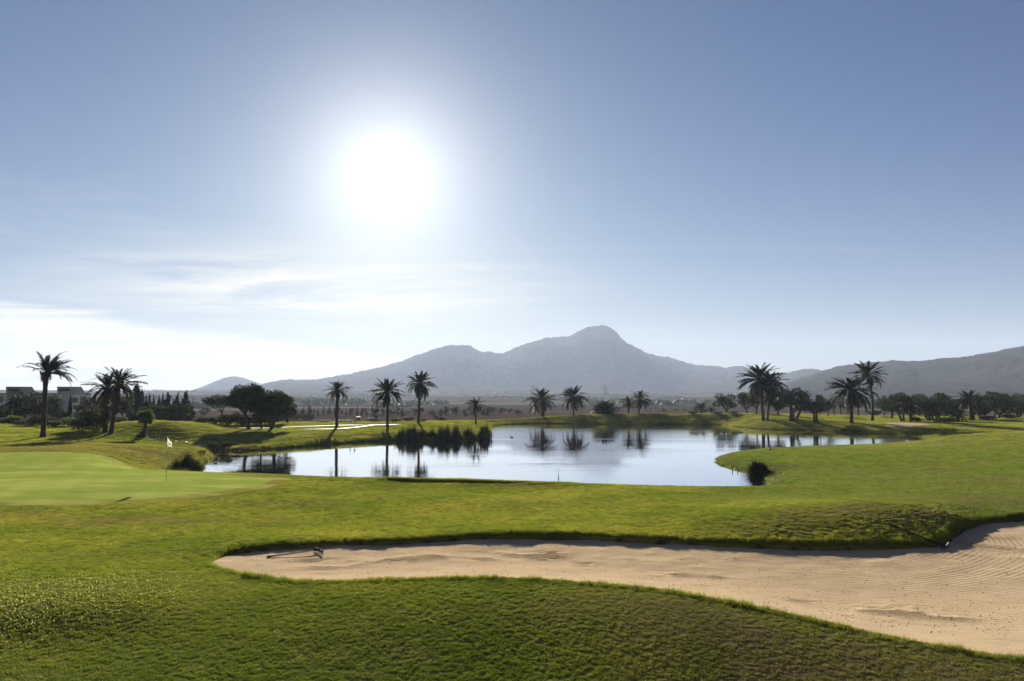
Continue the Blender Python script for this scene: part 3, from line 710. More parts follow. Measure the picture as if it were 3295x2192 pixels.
for nm, d0, d1, lean, hh, nb, wd, lab in (('grass', 8.8, 21, .45, .024, 60, .085, 'short green and brown turf blades of the front mound'),
                              ('grass', 21, 62, .16, .034, 60, .085, 'sunlit turf blades of the fairway before the pond'),
                              ('grass', 62, 215, .05, .055, 60, .085, 'turf blades of the lawns round and beyond the pond')):
    n = int(1.32 * math.log(d1 / d0) * 1.9 / (PI * cden ** 2))
    X, Y, D = grass_pts(n, d0, d1)
    k = keepable(X, Y); X, Y, D = X[k], Y[k], D[k]
    dry, lush, far, vine = masks(X, Y)
    hgt = hh * (1 - .35 * dry) * rng.uniform(.7, 1.35, len(X)) * (1 + .45 * fbm(X / .3, Y / .3, 2, 91))
    if d0 < 70:
        gm = (D > 28) & (D < 75); sg = np.full(len(X), 9.); sg[gm] = sdf(X[gm], Y[gm], green_poly)
        hgt = np.where(sg < 0.02, hgt * 0.22, hgt)
        keep2 = ~((sg < 0.02) & (rng.uniform(0, 1, len(X)) < .75)); X, Y, D, hgt, dry, lush = (a[keep2] for a in (X, Y, D, hgt, dry, lush))
        sg = sg[keep2]; lush = np.where(sg < .02, .25, lush)
    s = cden * D * rng.uniform(.8, 1.25, len(X))
    Z = ground(X, Y)
    scatter(nm, np.c_[X, Y, Z], np.c_[s, s, hgt], rng.uniform(0, 2 * PI, len(X)), {'dry': dry, 'lush': lush}, patch('turf_patch', nb, lean, wd, int(d0)), lab)
X, Y, D = grass_pts(5200, 8.8, 24); k = keepable(X, Y, .3); X, Y, D = X[k], Y[k], D[k]; k = (fbm(X / 1.2, Y / 1.2, 3, 140) > -.02) & (sdf(X, Y, green_poly) > 0); X, Y, D = X[k], Y[k], D[k]
dry, lush, far, vine = masks(X, Y)
scatter('weeds', np.c_[X, Y, ground(X, Y)], np.c_[.03 * rng.uniform(.5, 1.4, len(X)), .03 * rng.uniform(.5, 1.4, len(X)), rng.uniform(.03, .065, len(X))], rng.uniform(0, 6.28, len(X)), {'dry': dry * .6, 'lush': lush}, patch('weed_patch', 9, 1.6, .14, 15), 'coarser weed tufts standing out of the near turf')
# ragged fringe along the bunker lips and along the pond
def along(poly, n, lo, hi):
    P = np.asarray(poly); Q = np.roll(P, -1, 0); L = np.linalg.norm(Q - P, axis=1); i = rng.choice(len(P), n, p=L / L.sum()); t = rng.uniform(0, 1, n)[:, None]
    p = P[i] * (1 - t) + Q[i] * t; d = (Q[i] - P[i]) / L[i][:, None]; nrm = np.c_[d[:, 1], -d[:, 0]]
    o = rng.uniform(lo, hi, n)[:, None]
    a = p + nrm * o; b = p - nrm * o; sa = sdf(a[:, 0], a[:, 1], poly)
    return np.where((sa > 0)[:, None], a, b) if lo >= 0 else a
fr = along(bunker_poly, 15000, -0.01, 0.25); fr = fr[np.abs(np.arctan2(fr[:, 0], fr[:, 1])) < .66]
X, Y = fr.T; D = np.hypot(X, Y); dry, lush, far, vine = masks(X, Y); s = 0.055 * rng.uniform(.7, 1.3, len(X)); hgt = (.04 + .11 * rng.uniform(0, 1, len(X)) ** 2) * np.where(Y > 19, 1.1, .7) * (1 + 1.2 * fbm(X / .4, Y / .4, 2, 19))
scatter('fringe_grass', np.c_[X, Y, ground(X + X / D * .05 * (D > 19), Y + Y / D * .05 * (D > 19)) - .01], np.c_[s, s, hgt], rng.uniform(0, 6.28, len(X)), {'dry': dry * .4, 'lush': lush}, patch('fringe_patch', 22, .8, .06, 5), 'ragged longer grass fringe round the big sand bunker')
fr = along(pond_poly, 11000, 0.1, 1.6)
X, Y = fr.T; D = np.hypot(X, Y); k = (D > 56) & (np.abs(np.arctan2(X, Y)) < .66); X, Y, D = X[k], Y[k], D[k]; dry, lush, far, vine = masks(X, Y)
s = 0.30 * rng.uniform(.6, 1.4, len(X)); hgt = rng.uniform(.08, .34, len(X)) * np.where(X < -5, 1.3, np.where(X > 12, .3, .8))
scatter('bank_grass', np.c_[X, Y, ground(X, Y)], np.c_[s, s, hgt], rng.uniform(0, 6.28, len(X)), {'dry': dry * .5 + .2, 'lush': lush}, patch('bank_patch', 40, .5, .06, 6), 'rough unmown grass along the pond bank')
fr = along(bunker2_poly, 4000, 0.0, 0.4); fr = fr[fr[:, 1] > np.interp(fr[:, 0], [b[0] for b in b2[:6]], [b[1] - .5 for b in b2[:6]])]; X, Y = fr.T; s = np.full(len(X), .14); hgt = rng.uniform(.03, .10, len(X)); dry, lush, far, vine = masks(X, Y)
scatter('fringe_grass', np.c_[X, Y, ground(X, Y)], np.c_[s, s, hgt], rng.uniform(0, 6.28, len(X)), {'dry': dry, 'lush': lush * .4}, patch('crest_patch', 30, .5, .06, 8), 'grass fringe round the small bunker on the crest')

#@@PART2@@
# ------------------------------------------------------------------ trees and plants
def quads_from(C0, size, r, elong=1.0, upright=0.0):
    """one small leaf-clump quad at each centre"""
    n = len(C0); a = r.normal(size=(n, 3)); a[:, 2] *= (1 + upright * 3); a /= np.linalg.norm(a, axis=1)[:, None]
    b = np.cross(a, r.normal(size=(n, 3))); b /= np.linalg.norm(b, axis=1)[:, None] + 1e-9
    s = size * r.uniform(.55, 1.35, n)[:, None]; A = a * s * elong; B = b * s * .55
    V = np.stack([C0 - A, C0 - B * .9 + A * .1, C0 + A, C0 + B * .9 + A * .1], 1).reshape(-1, 3)
    return V, np.arange(4 * n).reshape(-1, 4)
def crown_mesh(name, blobs, n, size, material, seed, hollow=0.45, gap=0.0, elong=1.0, flat_bottom=None, upright=0.0):
    r = np.random.default_rng(seed); w = np.array([b[3] * b[4] * b[5] for b in blobs]) ** .67; w /= w.sum()
    k = r.choice(len(blobs), n, p=w); B = np.array(blobs)[k]
    d = r.normal(size=(n, 3)); d /= np.linalg.norm(d, axis=1)[:, None]; rad = (hollow + (1 - hollow) * r.uniform(0, 1, n) ** .6)[:, None] * r.uniform(.93, 1.07, n)[:, None]
    bump = 1 + 0.28 * np.array([vnoise(np.array([x * 4 + seed]), np.array([y * 4 + z * 3]), seed)[0] for x, y, z in (d * 1.3 + B[:, :3])[:0]] or 0)
    P = B[:, :3] + d * B[:, 3:6] * rad
    P += 0.05 * np.stack([fbm(P[:, 1] * 6, P[:, 2] * 6, 2, seed), fbm(P[:, 0] * 6, P[:, 2] * 6, 2, seed + 1), fbm(P[:, 0] * 6 + 3, P[:, 1] * 6, 2, seed + 2)], 1) * 4
    g = fbm(P[:, 0] * 3.4 + P[:, 1] * 1.7, P[:, 2] * 3.4 - P[:, 1] * 1.3, 3, seed + 5)
    P = P[g > -.30 + gap]
    if flat_bottom is not None: P = P[P[:, 2] > flat_bottom + .06 * r.normal(size=len(P))]
    V, Fc = quads_from(P, size, r, elong, upright)
    return mesh_np(name, V, Fc, 4, [material], smooth=False)
def rblobs(seed, n, spread=(.6, .6, .45), rr=(.3, .5), squash=.8):
    r = np.random.default_rng(seed); out = [(0, 0, 0, .6, .6, .5)]
    for i in range(n):
        a = 2 * PI * i / n + r.uniform(-.4, .4); q = r.uniform(rr[0], rr[1])
        out.append((spread[0] * math.cos(a) * r.uniform(.7, 1.05), spread[1] * math.sin(a) * r.uniform(.7, 1.05), spread[2] * r.uniform(-.75, 1), q, q, q * squash))
    return out
CR = {}
for k in range(5):
    CR['olive', k] = crown_mesh('olive_crown', rblobs(100 + k, 9, (.62, .62, .55), (.28, .46)), 4200, .052, M_olive, 200 + k, gap=.06)
for k in range(4):
    CR['shrub', k] = crown_mesh('shrub_crown', rblobs(130 + k, 8, (.6, .6, .3), (.3, .5), .9), 2600, .065, M_shrub, 230 + k, gap=.04)
    CR['bright', k] = crown_mesh('bright_crown', rblobs(140 + k, 8, (.6, .6, .35), (.3, .5), .9), 2200, .065, M_bright, 240 + k, gap=.1)
for k in range(3):
    CR['pine', k] = crown_mesh('pine_crown', rblobs(150 + k, 13, (.66, .66, .6), (.24, .42), .85), 8500, .042, M_pine, 250 + k, gap=.03, elong=1.5)
CR['umbrella', 0] = crown_mesh('umbrella_crown', [(0,0,.25,.7,.7,.45)] + [(.62*math.cos(a), .62*math.sin(a), .12+.15*math.sin(3*a), .36, .36, .26) for a in np.linspace(0, 6, 9)] + [(-.7,0,-.25,.25,.3,.25)], 5200, .045, M_conifer, 260, flat_bottom=-.5, gap=-.05)
def cone_blobs(seed, n=16, w=1.0, gaps=.5, power=1.0):
    r = np.random.default_rng(seed); out = []
    for i in range(n):
        t = (i + .5) / n; rad = w * (1 - t) ** power * r.uniform(1 - gaps * .5, 1.1) + .04; a = r.uniform(0, 2 * PI)
        out.append((rad * .35 * math.cos(a), rad * .35 * math.sin(a), -1 + 2 * t, rad * .75, rad * .75, .12))
        if r.uniform() < .6: out.append((rad * .8 * math.cos(a + 2), rad * .8 * math.sin(a + 2), -1 + 2 * t + r.uniform(-.05, .05), rad * .35, rad * .35, .08))
    return out
for k in range(4):
    CR['conifer', k] = crown_mesh('conifer_crown', cone_blobs(160 + k, 15, 1.0, .9), 5200, .085, M_conifer, 270 + k, gap=.05)
for k in range(2):
    CR['cypress', k] = crown_mesh('cypress_crown', [(0, 0, -.55, .95, .95, .5), (0, 0, 0, .8, .8, .5), (.05, 0, .45, .5, .5, .45), (0, 0, .75, .25, .25, .3)], 6500, .06, M_conifer, 280 + k, hollow=.6, gap=-.1, elong=1.6, upright=.8)
CR['haze', 0] = crown_mesh('grove_crown', rblobs(171, 7, (.6, .6, .5), (.3, .5)), 420, .13, M_olive, 290); CR['haze', 1] = crown_mesh('grove_crown', rblobs(172, 6, (.5, .5, .6), (.3, .5)), 420, .13, M_olive, 291)
CR['hazecone', 0] = crown_mesh('spire_crown', cone_blobs(173, 9, 1., .5), 420, .14, M_conifer, 292)

def place_crown(kind, k, parent, loc, sc, rz, name='crown'):
    o = bpy.data.objects.new(name, CR[kind, k]); link(o, parent); o.location = loc; o.scale = sc; o.rotation_euler = (0, 0, rz); return o
_tn = [0]
def basept(u, v, D=None, z=None):
    if D is not None:
        p = at_y(u, v, D); p[2] = gz(p[0], p[1]) if z is None else z; return p
    p = ghit(u, v)
    if p is None or math.hypot(p[0], p[1]) > 420: p = at_y(u, v, 190.0); p[2] = gz(p[0], p[1])
    return p
def tree(name, label, cat, base, crown, rpx, kind, k=0, D=None, stems=1, group=None, lean=0.0, tr=0.05, depth=1.0, sink=0.0):
    """base and crown centre in photograph pixels, rpx = crown half width and half height in the same"""
    b = basept(base[0], base[1], D); Y = b[1]; c = at_y(crown[0], crown[1], Y); sc = Y / F
    rx, rz = rpx[0] * sc * 1.17, rpx[1] * sc * 1.15
    _tn[0] += 1; r = np.random.default_rng(500 + _tn[0])
    root = empty(name, b); tag(root, label, cat, group)
    cl = Vector((c[0] - b[0], 0, c[2] - b[2]))
    m = MB(); rad = max(tr * rx * 1.6, .05)
    bot = cl.z - rz * .55
    if cl.z > rz * .5 and kind not in ('shrub', 'bright'):
        for s in range(stems):
            off = (s - (stems - 1) / 2) * rad * 1.6
            fork = Vector((off * 2.0 + cl.x * .5 + r.uniform(-.1, .1) * rx, r.uniform(-.1, .1) * rx, max(bot * r.uniform(.6, .85), .2)))
            m.tube([(off, 0, -.25), (off * 1.2, 0, .08), Vector((off, 0, 0)) * .4 + fork * .6, fork], [rad * 1.45, rad, rad * .85, rad * .8], 8)
            nl = 5 if stems == 1 else 3
            for q in range(nl):
                a = 2 * PI * q / nl + r.uniform(-.5, .5)
                e = cl + Vector((math.cos(a) * rx * .6, math.sin(a) * rx * .6, r.uniform(-.1, .55) * rz)); mid = fork.lerp(e, .5) + Vector((r.uniform(-.1, .1) * rx, 0, -.12 * rz))
                m.tube([fork, mid, e], [rad * .62, rad * .4, rad * .12], 6)
        m.build('trunk', M_bark2, root, smooth=True)
    elif kind in ('shrub', 'bright'):
        for q in range(6):
            a = q * 1.05; m.tube([(0.1 * rx * math.cos(a), .1 * rx * math.sin(a), -.1), (rx * .5 * math.cos(a), rx * .5 * math.sin(a), cl.z + rz * .3)], [.03 * rx + .01, .01], 5)
        m.build('stem', M_bark2, root)
    place_crown(kind, k, root, tuple(cl), (rx, rx * depth, rz), r.uniform(0, 2 * PI))
    return root

# ---- palms: every frond a part, six shared frond shapes
def frond_mesh(curl, twist, nl=28, width=.046, drop=.5, seed=0):
    r = np.random.default_rng(seed); V = []; Fc = []; N = 9
    ang = 0.0; p = np.array([0., 0., 0.]); pts = [p.copy()]; dirs = []
    for i in range(N):
        a = -curl * ((i + .5) / N) ** 1.3; d = np.array([math.cos(a), twist * math.sin(i / N * 1.5) * .3, math.sin(a)]); d /= np.linalg.norm(d); dirs.append(d); p = p + d / N; pts.append(p.copy())
    pts = np.array(pts); dirs.append(dirs[-1]); dirs = np.array(dirs)
    for i, q in enumerate(pts):
        w = .014 * (1 - i / N) + .002; V += [q + (0, w, 0), q + (0, -w, 0), q + (0, 0, -w)]
    for i in range(N):
        a, b = 3 * i, 3 * i + 3
        Fc += [(a, a + 1, b + 1), (a, b + 1, b), (a + 1, a + 2, b + 2), (a + 1, b + 2, b + 1), (a + 2, a, b), (a + 2, b, b + 2)]
    for i in range(nl):
        t = .14 + .86 * (i + .5) / nl; f = t * N; j = min(int(f), N - 1); q = pts[j] + (pts[j + 1] - pts[j]) * (f - j); d = dirs[j]
        L = .27 * math.sin(min(1, (t - .08) * 2.2) * PI / 2) * (1 - .55 * t ** 3) * r.uniform(.85, 1.15)
        for s in (-1, 1):
            ld = d * (.55 + .5 * t) + np.array([0, s, 0]) * (.75 - .3 * t) + np.array([0, 0, -drop * r.uniform(.1, 1) + .18]); ld /= np.linalg.norm(ld)
            wv = d * width * .5 * r.uniform(.8, 1.3); k = len(V); V += [q - wv, q + wv, q + ld * L]; Fc.append((k, k + 1, k + 2))
    return mesh_np('frond', np.array(V), np.array(Fc), 3, [M_palm], smooth=False)
FR = [frond_mesh(c, tw, seed=i, drop=dp) for i, (c, tw, dp) in enumerate([(.45, .1, .3), (.8, -.2, .5), (1.15, .2, .6), (1.5, -.1, .8), (.65, .5, .9), (1.8, .3, 1.0)])]
FRW = [frond_mesh(c, tw, nl=22, width=.10, seed=i + 20, drop=dp) for i, (c, tw, dp) in enumerate([(.45, .1, .3), (.8, -.2, .5), (1.15, .2, .6), (1.5, -.1, .8), (.65, .5, .9), (1.8, .3, 1.0)])]
FRdry = [f.copy() for f in FR[3:6]]
for f in FRdry: f.materials.clear(); f.materials.append(M_palmdry)
def palm(label, base, crown, rpx, n=44, wind=(0, 0), D=None, trw=.23, emin=-.45, emax=1.45, skirt=0, up=0.0, group=None, name='palm_tree', lenj=.15, bend=0.0):
    b = basept(base[0], base[1], D); Y = b[1]; c = at_y(crown[0], crown[1], Y); L = rpx * Y / F * .93
    _tn[0] += 1; r = np.random.default_rng(900 + _tn[0])
    root = empty(name, b); tag(root, label, 'palm tree', group)
    cl = Vector((c[0] - b[0], r.uniform(-.1, .1), max(c[2] - b[2], .1)))
    m = MB(); N = 15; pts = []; rad = []
    for i in range(N + 1):
        t = i / N; p = Vector((cl.x * t + bend * math.sin(t * PI) , cl.y * t, -.3 + (cl.z + .3) * t)); pts.append(p)
        q = trw * (1.28 - .3 * min(t * 6, 1) - .06 * t) * (1 + .07 * (1 if i % 2 else -1)); q *= 1 + .55 * max(0, (t - .86) / .14); rad.append(q)
    if cl.z > .5: m.tube(pts, rad, 10); m.build('trunk', M_bark, root, smooth=False)
    # leaf-base knot under the crown
    kb = MB()
    for i in range(16):
        a = i * 2.4; z = cl.z - .15 - .05 * (i % 6); e = Vector((cl.x + math.cos(a) * trw * 2.2, math.sin(a) * trw * 2.2, z + .55))
        kb.tube([(cl.x + math.cos(a) * trw * .8, math.sin(a) * trw * .8, z - .1), e], [.10 * trw / .23, .035], 5)
    kb.build('leaf_base', M_bark, root)
    for i in range(n + skirt):
        t = (i + .5) / n; az = i * 2.39996 + r.uniform(-.3, .3)
        if i < n: el = emax + (emin - emax) * t ** .8 + r.uniform(-.12, .12) + up
        else: el = r.uniform(-1.35, -1.0)
        d = Vector((math.cos(az) * math.cos(el) + wind[0], math.sin(az) * math.cos(el) + wind[1], math.sin(el))).normalized()
        az2, el2 = math.atan2(d.y, d.x), math.asin(max(-1, min(1, d.z)))
        k = r.choice([0, 1, 4]) if t < .35 else (r.choice([1, 2, 4, 3]) if t < .75 else r.choice([2, 3, 5]))
        if i >= n: k = 0
        me_ = (FR if Y < 125 else FRW)[k] if i < n - 3 else FRdry[r.integers(0, 3)]
        o = bpy.data.objects.new('frond', me_); link(o, root); o.location = cl + d * trw * .5
        s = L * r.uniform(1 - lenj, 1 + lenj) * (.75 + .3 * min(1, t * 3)) * (.5 if i >= n else 1); o.scale = (s, s * .95, s)
        o.rotation_euler = Euler((r.uniform(-.3, .3), -el2, az2), 'XYZ')
    return root
DP = 'date palms standing round the pond'
palm('tall lone wind-blown date palm at far left, in front of the white villas', (138,1407), (147,1206), 84, 50, (.50, .1), trw=.27, emin=.25, up=.12, skirt=2, lenj=.25)
palm('left palm of the leaning pair, thick trunk hung with old fronds', (337,1392), (347,1250), 76, 44, (-.12, 0), trw=.30, skirt=9)
palm('right palm of the leaning pair, its trunk slanting right', (355,1397), (383,1236), 78, 48, (.22, 0), trw=.25, skirt=3)
palm('slender date palm whose crown stands against the left ridge, by the pale paths', (1083,1377), (1087,1258), 46, 44, trw=.23)
palm('date palm with wide drooping crown at the right end of the pale paths', (1247,1374), (1246,1262), 60, 48, trw=.22, skirt=4)
palm('tallest of the three far-bank palms, standing behind the reed beds', (1346,1362), (1351,1234), 54, 56, trw=.22, emin=-.7)
palm('small short date palm alone between the reeds and the pylon', (1531,1352), (1530,1305), 38, 34, trw=.17, D=151)
palm('date palm on the far bank just right of the lattice pylon', (1744,1341), (1743,1288), 56, 50, trw=.22, D=189)
palm('date palm with arching fronds at the right end of the raised far bunker', (1846,1336), (1845,1278), 52, 50, trw=.20, emax=1.3, D=192)
palm('low trunkless date palm growing as a dense bush on the far bank', (1947,1336), (1947,1328), 46, 120, trw=.5, emin=.10, D=193, name='palm_bush')
palm('small stocky palm left in the close pair on the far bank', (2023,1333), (2022,1297), 28, 34, trw=.26, skirt=6, D=194)
palm('taller wind-swept palm right in the close pair on the far bank', (2055,1331), (2057,1287), 43, 36, (.3, 0), trw=.2, skirt=1, D=195)
palm('very low palm sprouting beside the olive trees beyond the far lawn', (2257,1331), (2256,1318), 32, 34, D=215, trw=.3, emin=.05, name='palm_bush')
palm('smallest low palm next to the olive trees beyond the far lawn', (2288,1331), (2288,1320), 17, 26, D=225, trw=.2, emin=.05, name='palm_bush')
palm('broad leaning date palm in front of the olive clump on the point', (2457,1354), (2444,1222), 72, 60, (-.1, 0), trw=.34, skirt=5, emin=-.6)
palm('thinner date palm close behind the broad leaning one on the point', (2469,1352), (2478,1236), 60, 46, (.12, 0), trw=.22, emin=-.6)
palm('heavy-crowned date palm by the right arm of the pond, crown leaning', (2739,1362), (2740,1256), 82, 56, (-.1, 0), trw=.32, skirt=5, emin=-.55, emax=1.2)
palm('tallest thin curving date palm at the right, beside the heavy-crowned one', (2806,1354), (2791,1207), 60, 40, (.1, 0), trw=.25, bend=.5, skirt=2, up=.1)
palm('date palm with arching crown at the left edge of the right grove', (2932,1358), (2928,1299), 46, 44, trw=.30, emax=1.2)
palm('stout date palm standing above the middle of the right grove', (3130,1352), (3122,1288), 46, 50, trw=.42, emax=1.3)
palm('low young palm with arching fronds in front of the right grove', (3083,1357), (3083,1338), 42, 26, trw=.24, emin=-.2, emax=1.1)
BP = 'hazy palms behind the right arm of the pond'
for lab, bs, cr, rp, dd in [('leftmost of the hazy palms behind the right arm of the pond', (2684,1347), (2684,1297), 25, 215), ('hazy thin palm second from left behind the right arm of the pond', (2706,1347), (2705,1305), 18, 230),
                            ('hazy palm seen just right of the heavy-crowned palm trunk', (2763,1350), (2762,1297), 27, 205)]:
    palm(lab, bs, cr, rp, 28, D=dd, trw=.2, group=BP)
palm('faint far palm crown down on the plain left of the wide palm', (1207,1352), (1207,1334), 24, 36, D=260, trw=.3, emin=.0, name='palm_bush')
palm('small dark palm crown behind the leaning pair of palms', (322,1340), (322,1297), 24, 30, D=150, trw=.2)
palm('far palm seen over the trees of the right grove, left end', (2872,1346), (2872,1292), 22, 26, D=215, trw=.25)

# fan palm with a leaning shaggy trunk
def fan_palm(label, base, crown, rpx):
    b = basept(*base); Y = b[1]; c = at_y(crown[0], crown[1], Y); L = rpx * Y / F; root = empty('fan_palm', b); tag(root, label, 'palm tree')
    cl = Vector((c[0] - b[0], 0, c[2] - b[2])); m = MB(); pts = [Vector((-.25, 0, -.1)), Vector((0, 0, .25)), Vector((.22, 0, .8)), Vector((.30, 0, cl.z * .75)), cl]
    m.tube(pts, [.55, .42, .22, .17, .2], 10)
    r = np.random.default_rng(5)
    for i in range(110):
        t = r.uniform(0, .65); p = pts[0].lerp(pts[3], t) + Vector((.1, 0, 0)); a = r.uniform(0, 6.28); q = .5 - .4 * t
        m.tube([p, p + Vector((math.cos(a) * q, math.sin(a) * q, r.uniform(-.1, .2)))], [.035, .006], 4)
    m.build('trunk', M_bark, root)
    V = []; Fc = []
    for j in range(22):
        s = (j / 21 - .5) * 3.6; d = np.array([math.cos(s), math.sin(s), -.05 * r.uniform(0, 3)]); w = np.array([-d[1], d[0], 0]) * .045; k = len(V)
        V += [np.array([.42, 0, 0]) - w * .3, np.array([.42, 0, 0]) + w * .3, np.array([.42, 0, 0]) + d * .3 + w, np.array([.42, 0, 0]) + d * .3 - w, np.array([.42, 0, -.10 * r.uniform(.3, 1.3)]) + d * r.uniform(.5, .6)]; Fc += [(k, k + 1, k + 2), (k, k + 2, k + 3), (k + 3, k + 2, k + 4)]
    k = len(V); V += [np.array([0, .012, 0]), np.array([0, -.012, 0]), np.array([.45, 0, 0])]; Fc.append((k, k + 1, k + 2))
    fm = mesh_np('fan_frond', np.array(V), np.array(Fc), 3, [leafmat('fan_palm_leaf', (.075, .10, .035), .35)], smooth=False)
    for i in range(46):
        az = i * 2.4; el = 1.35 - 2.1 * ((i + .5) / 46) + r.uniform(-.1, .1)
        o = bpy.data.objects.new('frond', fm); link(o, root); o.location = cl; o.scale = (L * r.uniform(.8, 1.28),) * 3; o.rotation_euler = Euler((r.uniform(-.9, .9), -el, az), 'XYZ')
fan_palm('small fan palm with shaggy leaning trunk between palm pair and flag', (459,1407), (468,1346), 31)

# ---- the three big pines left of the pond and the trees round them
PG = 'pines on the far left lawn'
tree('pine_tree', 'umbrella-shaped dark pine at the left of the pine group', 'tree', (717,1352), (705,1296), (49,33), 'umbrella', 0, D=150, group=PG, tr=.035)
tree('pine_tree', 'tallest pine of the group with rounded bushy crown', 'tree', (800,1382), (787,1286), (56,52), 'pine', 0, group=PG, tr=.065, lean=.2)
tree('pine_tree', 'thin-trunked pine in the middle of the group, lowest branches hanging', 'tree', (841,1381), (842,1312), (42,42), 'pine', 1, group=PG, tr=.045)
tree('pine_tree', 'broad pine at the right of the group with jutting right branch', 'tree', (873,1381), (884,1296), (62,54), 'pine', 2, group=PG, tr=.055)
tree('pine_tree', 'hanging lower side crown of the right pine, on its own short trunk', 'tree', (925,1379), (920,1300), (30,24), 'pine', 1, D=135, tr=.07)
# hedge-like shrubs behind them
SH = 'dark shrubs behind the far lawn'
for i, (u, v, rx, rz, lab) in enumerate([
    (610,1352,26,9,'low dark shrub at the left rim of the lawn mound'), (650,1360,28,14,'round shrub below the umbrella pine, left side'), (690,1362,26,16,'dark shrub just under the umbrella pine'),
    (735,1366,34,28,'shrub between umbrella pine and tallest pine'), (780,1368,34,30,'dark shrub behind the trunk of the tallest pine'), (825,1366,34,26,'dark shrub behind the thin-trunked pine'),
    (872,1364,34,28,'shrub behind the broad pine trunk'), (920,1352,30,26,'tall bushy shrub right of the broad pine'), (955,1350,18,16,'smaller shrub right of the tall bushy one'),
    (990,1350,22,15,'rounded shrub at the right end of the pine hedge'), (1040,1357,26,5,'very low shrub strip left of the slender palm'), (1105,1357,30,5,'very low shrub strip right of the slender palm'),
    (1205,1355,24,8,'low scrub on the rim left of the wide palm'), (1270,1356,22,8,'low dark scrub on the rim right of the wide palm'), (1315,1354,17,9,'rounded shrub left of the tallest far-bank palm'),
    (1362,1355,11,6,'little shrub at the foot of the tallest far-bank palm'), (1420,1352,15,8,'small shrub right of the tallest far-bank palm'), (1403,1348,9,9,'thin pale shrub beyond the reed beds'),
    (2230,1331,16,6,'low shrub left of the very low palm'), (2310,1331,16,5,'low shrub under the first olive tree'), (2360,1330,18,5,'low shrub right of the first olive tree')]):
    tree('shrub', lab, 'shrub', (u, v + 2), (u, v - rz * .6), (rx, rz), 'shrub', i % 4, group=SH)

# ---- olive and carob trees on the right
OG = 'olive trees at the right of the pond'
for i, (bu, bv, cu, cv, rx, rz, st, D, lab) in enumerate([
    (2335,1328,2333,1293,36,29,1,205,'round olive tree standing alone at the left of the olive row'),
    (2404,1332,2400,1288,32,30,1,190,'olive tree just left of the broad leaning palm'),
    (2434,1339,2430,1284,30,34,1,178,'dark olive tree right behind the broad leaning palm'),
    (2503,1336,2497,1290,34,40,1,None,'olive tree with short leaning trunk right of the palm pair'),
    (2553,1353,2560,1286,46,42,3,None,'big many-stemmed dark olive tree in the middle of the clump'),
    (2625,1359,2622,1307,44,28,2,None,'low wide dark olive tree with forked trunk'),
    (2638,1350,2638,1284,14,17,1,170,'small crown rising behind the low wide olive tree'),
    (2665,1345,2667,1304,17,19,1,175,'small thin olive at the right end of the clump'),
    (2870,1356,2866,1300,36,34,1,165,'pale olive tree at the left end of the right grove'),
    (2905,1359,2903,1305,38,36,2,150,'dark olive tree with two curved white stems in the right grove'),
    (2996,1358,2985,1312,40,40,3,152,'grey olive tree with many stems in the right grove'),
    (3020,1358,3012,1300,36,44,2,160,'tallest dark olive tree in the middle of the right grove'),
    (3062,1354,3062,1315,30,34,1,172,'olive tree behind the low young palm'),
    (3160,1350,3158,1316,30,24,3,None,'small olive tree with white stems right of the stout palm'),
    (3215,1346,3216,1304,46,38,1,None,'large round dark olive tree at the right'),
    (3275,1343,3275,1312,34,28,2,None,'dark olive tree at the right picture edge')]):
    tree('olive_tree', lab, 'tree', (bu, bv), (cu, cv), (rx, rz), 'olive', i % 5, D=D, stems=st, group=OG, tr=.055)
BG = 'paler trees behind the right grove'
for i, (cu, cv, rx, rz, D, lab) in enumerate([
    (2815,1330,22,12,220,'low pale tree behind the thin curving palm'), (2845,1300,30,22,225,'pale tree at the left behind the grove'), (2890,1280,28,20,230,'higher pale tree over the left of the grove'),
    (2960,1285,30,20,235,'pale tree behind the arching grove palm'), (3045,1290,34,22,235,'pale tree behind the middle of the grove'), (3090,1300,30,26,230,'pale tree left of the stout palm'),
    (3165,1288,32,24,240,'pale tree right of the stout palm'), (3200,1275,26,18,245,'topmost pale crown over the large round olive'), (3250,1285,34,22,240,'pale tree behind the two right-most olives'), (3300,1290,34,26,240,'pale tree cut by the right picture edge')]):
    tree('olive_tree', lab, 'tree', (cu, 1345), (cu, cv), (rx, rz), 'olive', (i + 2) % 5, D=D, group=BG, tr=.06)
for i, (u, v, rx, rz, D, lab) in enumerate([(2948,1356,14,13,None,'round dark bush right beside the arching grove palm'), (2850,1355,34,12,170,'low spreading bush under the pale olive'), (2790,1352,26,9,190,'low bushes at the foot of the thin curving palm'),
    (2725,1356,14,7,170,'small bush left of the heavy-crowned palm'), (2765,1356,15,8,165,'small round bush right of the heavy-crowned palm'), (3052,1357,26,12,None,'dark bush left of the low young palm'), (3025,1356,20,11,None,'dark bush in the shade of the tallest olive'),
    (3180,1350,24,11,None,'bush under the small white-stemmed olive'), (3245,1345,22,10,None,'low bush between the right-most olives')]):
    tree('shrub', lab, 'shrub', (u, v + 1), (u, v - rz * .5), (rx, rz), 'shrub', i % 4, D=D, group='bushes under the right grove')

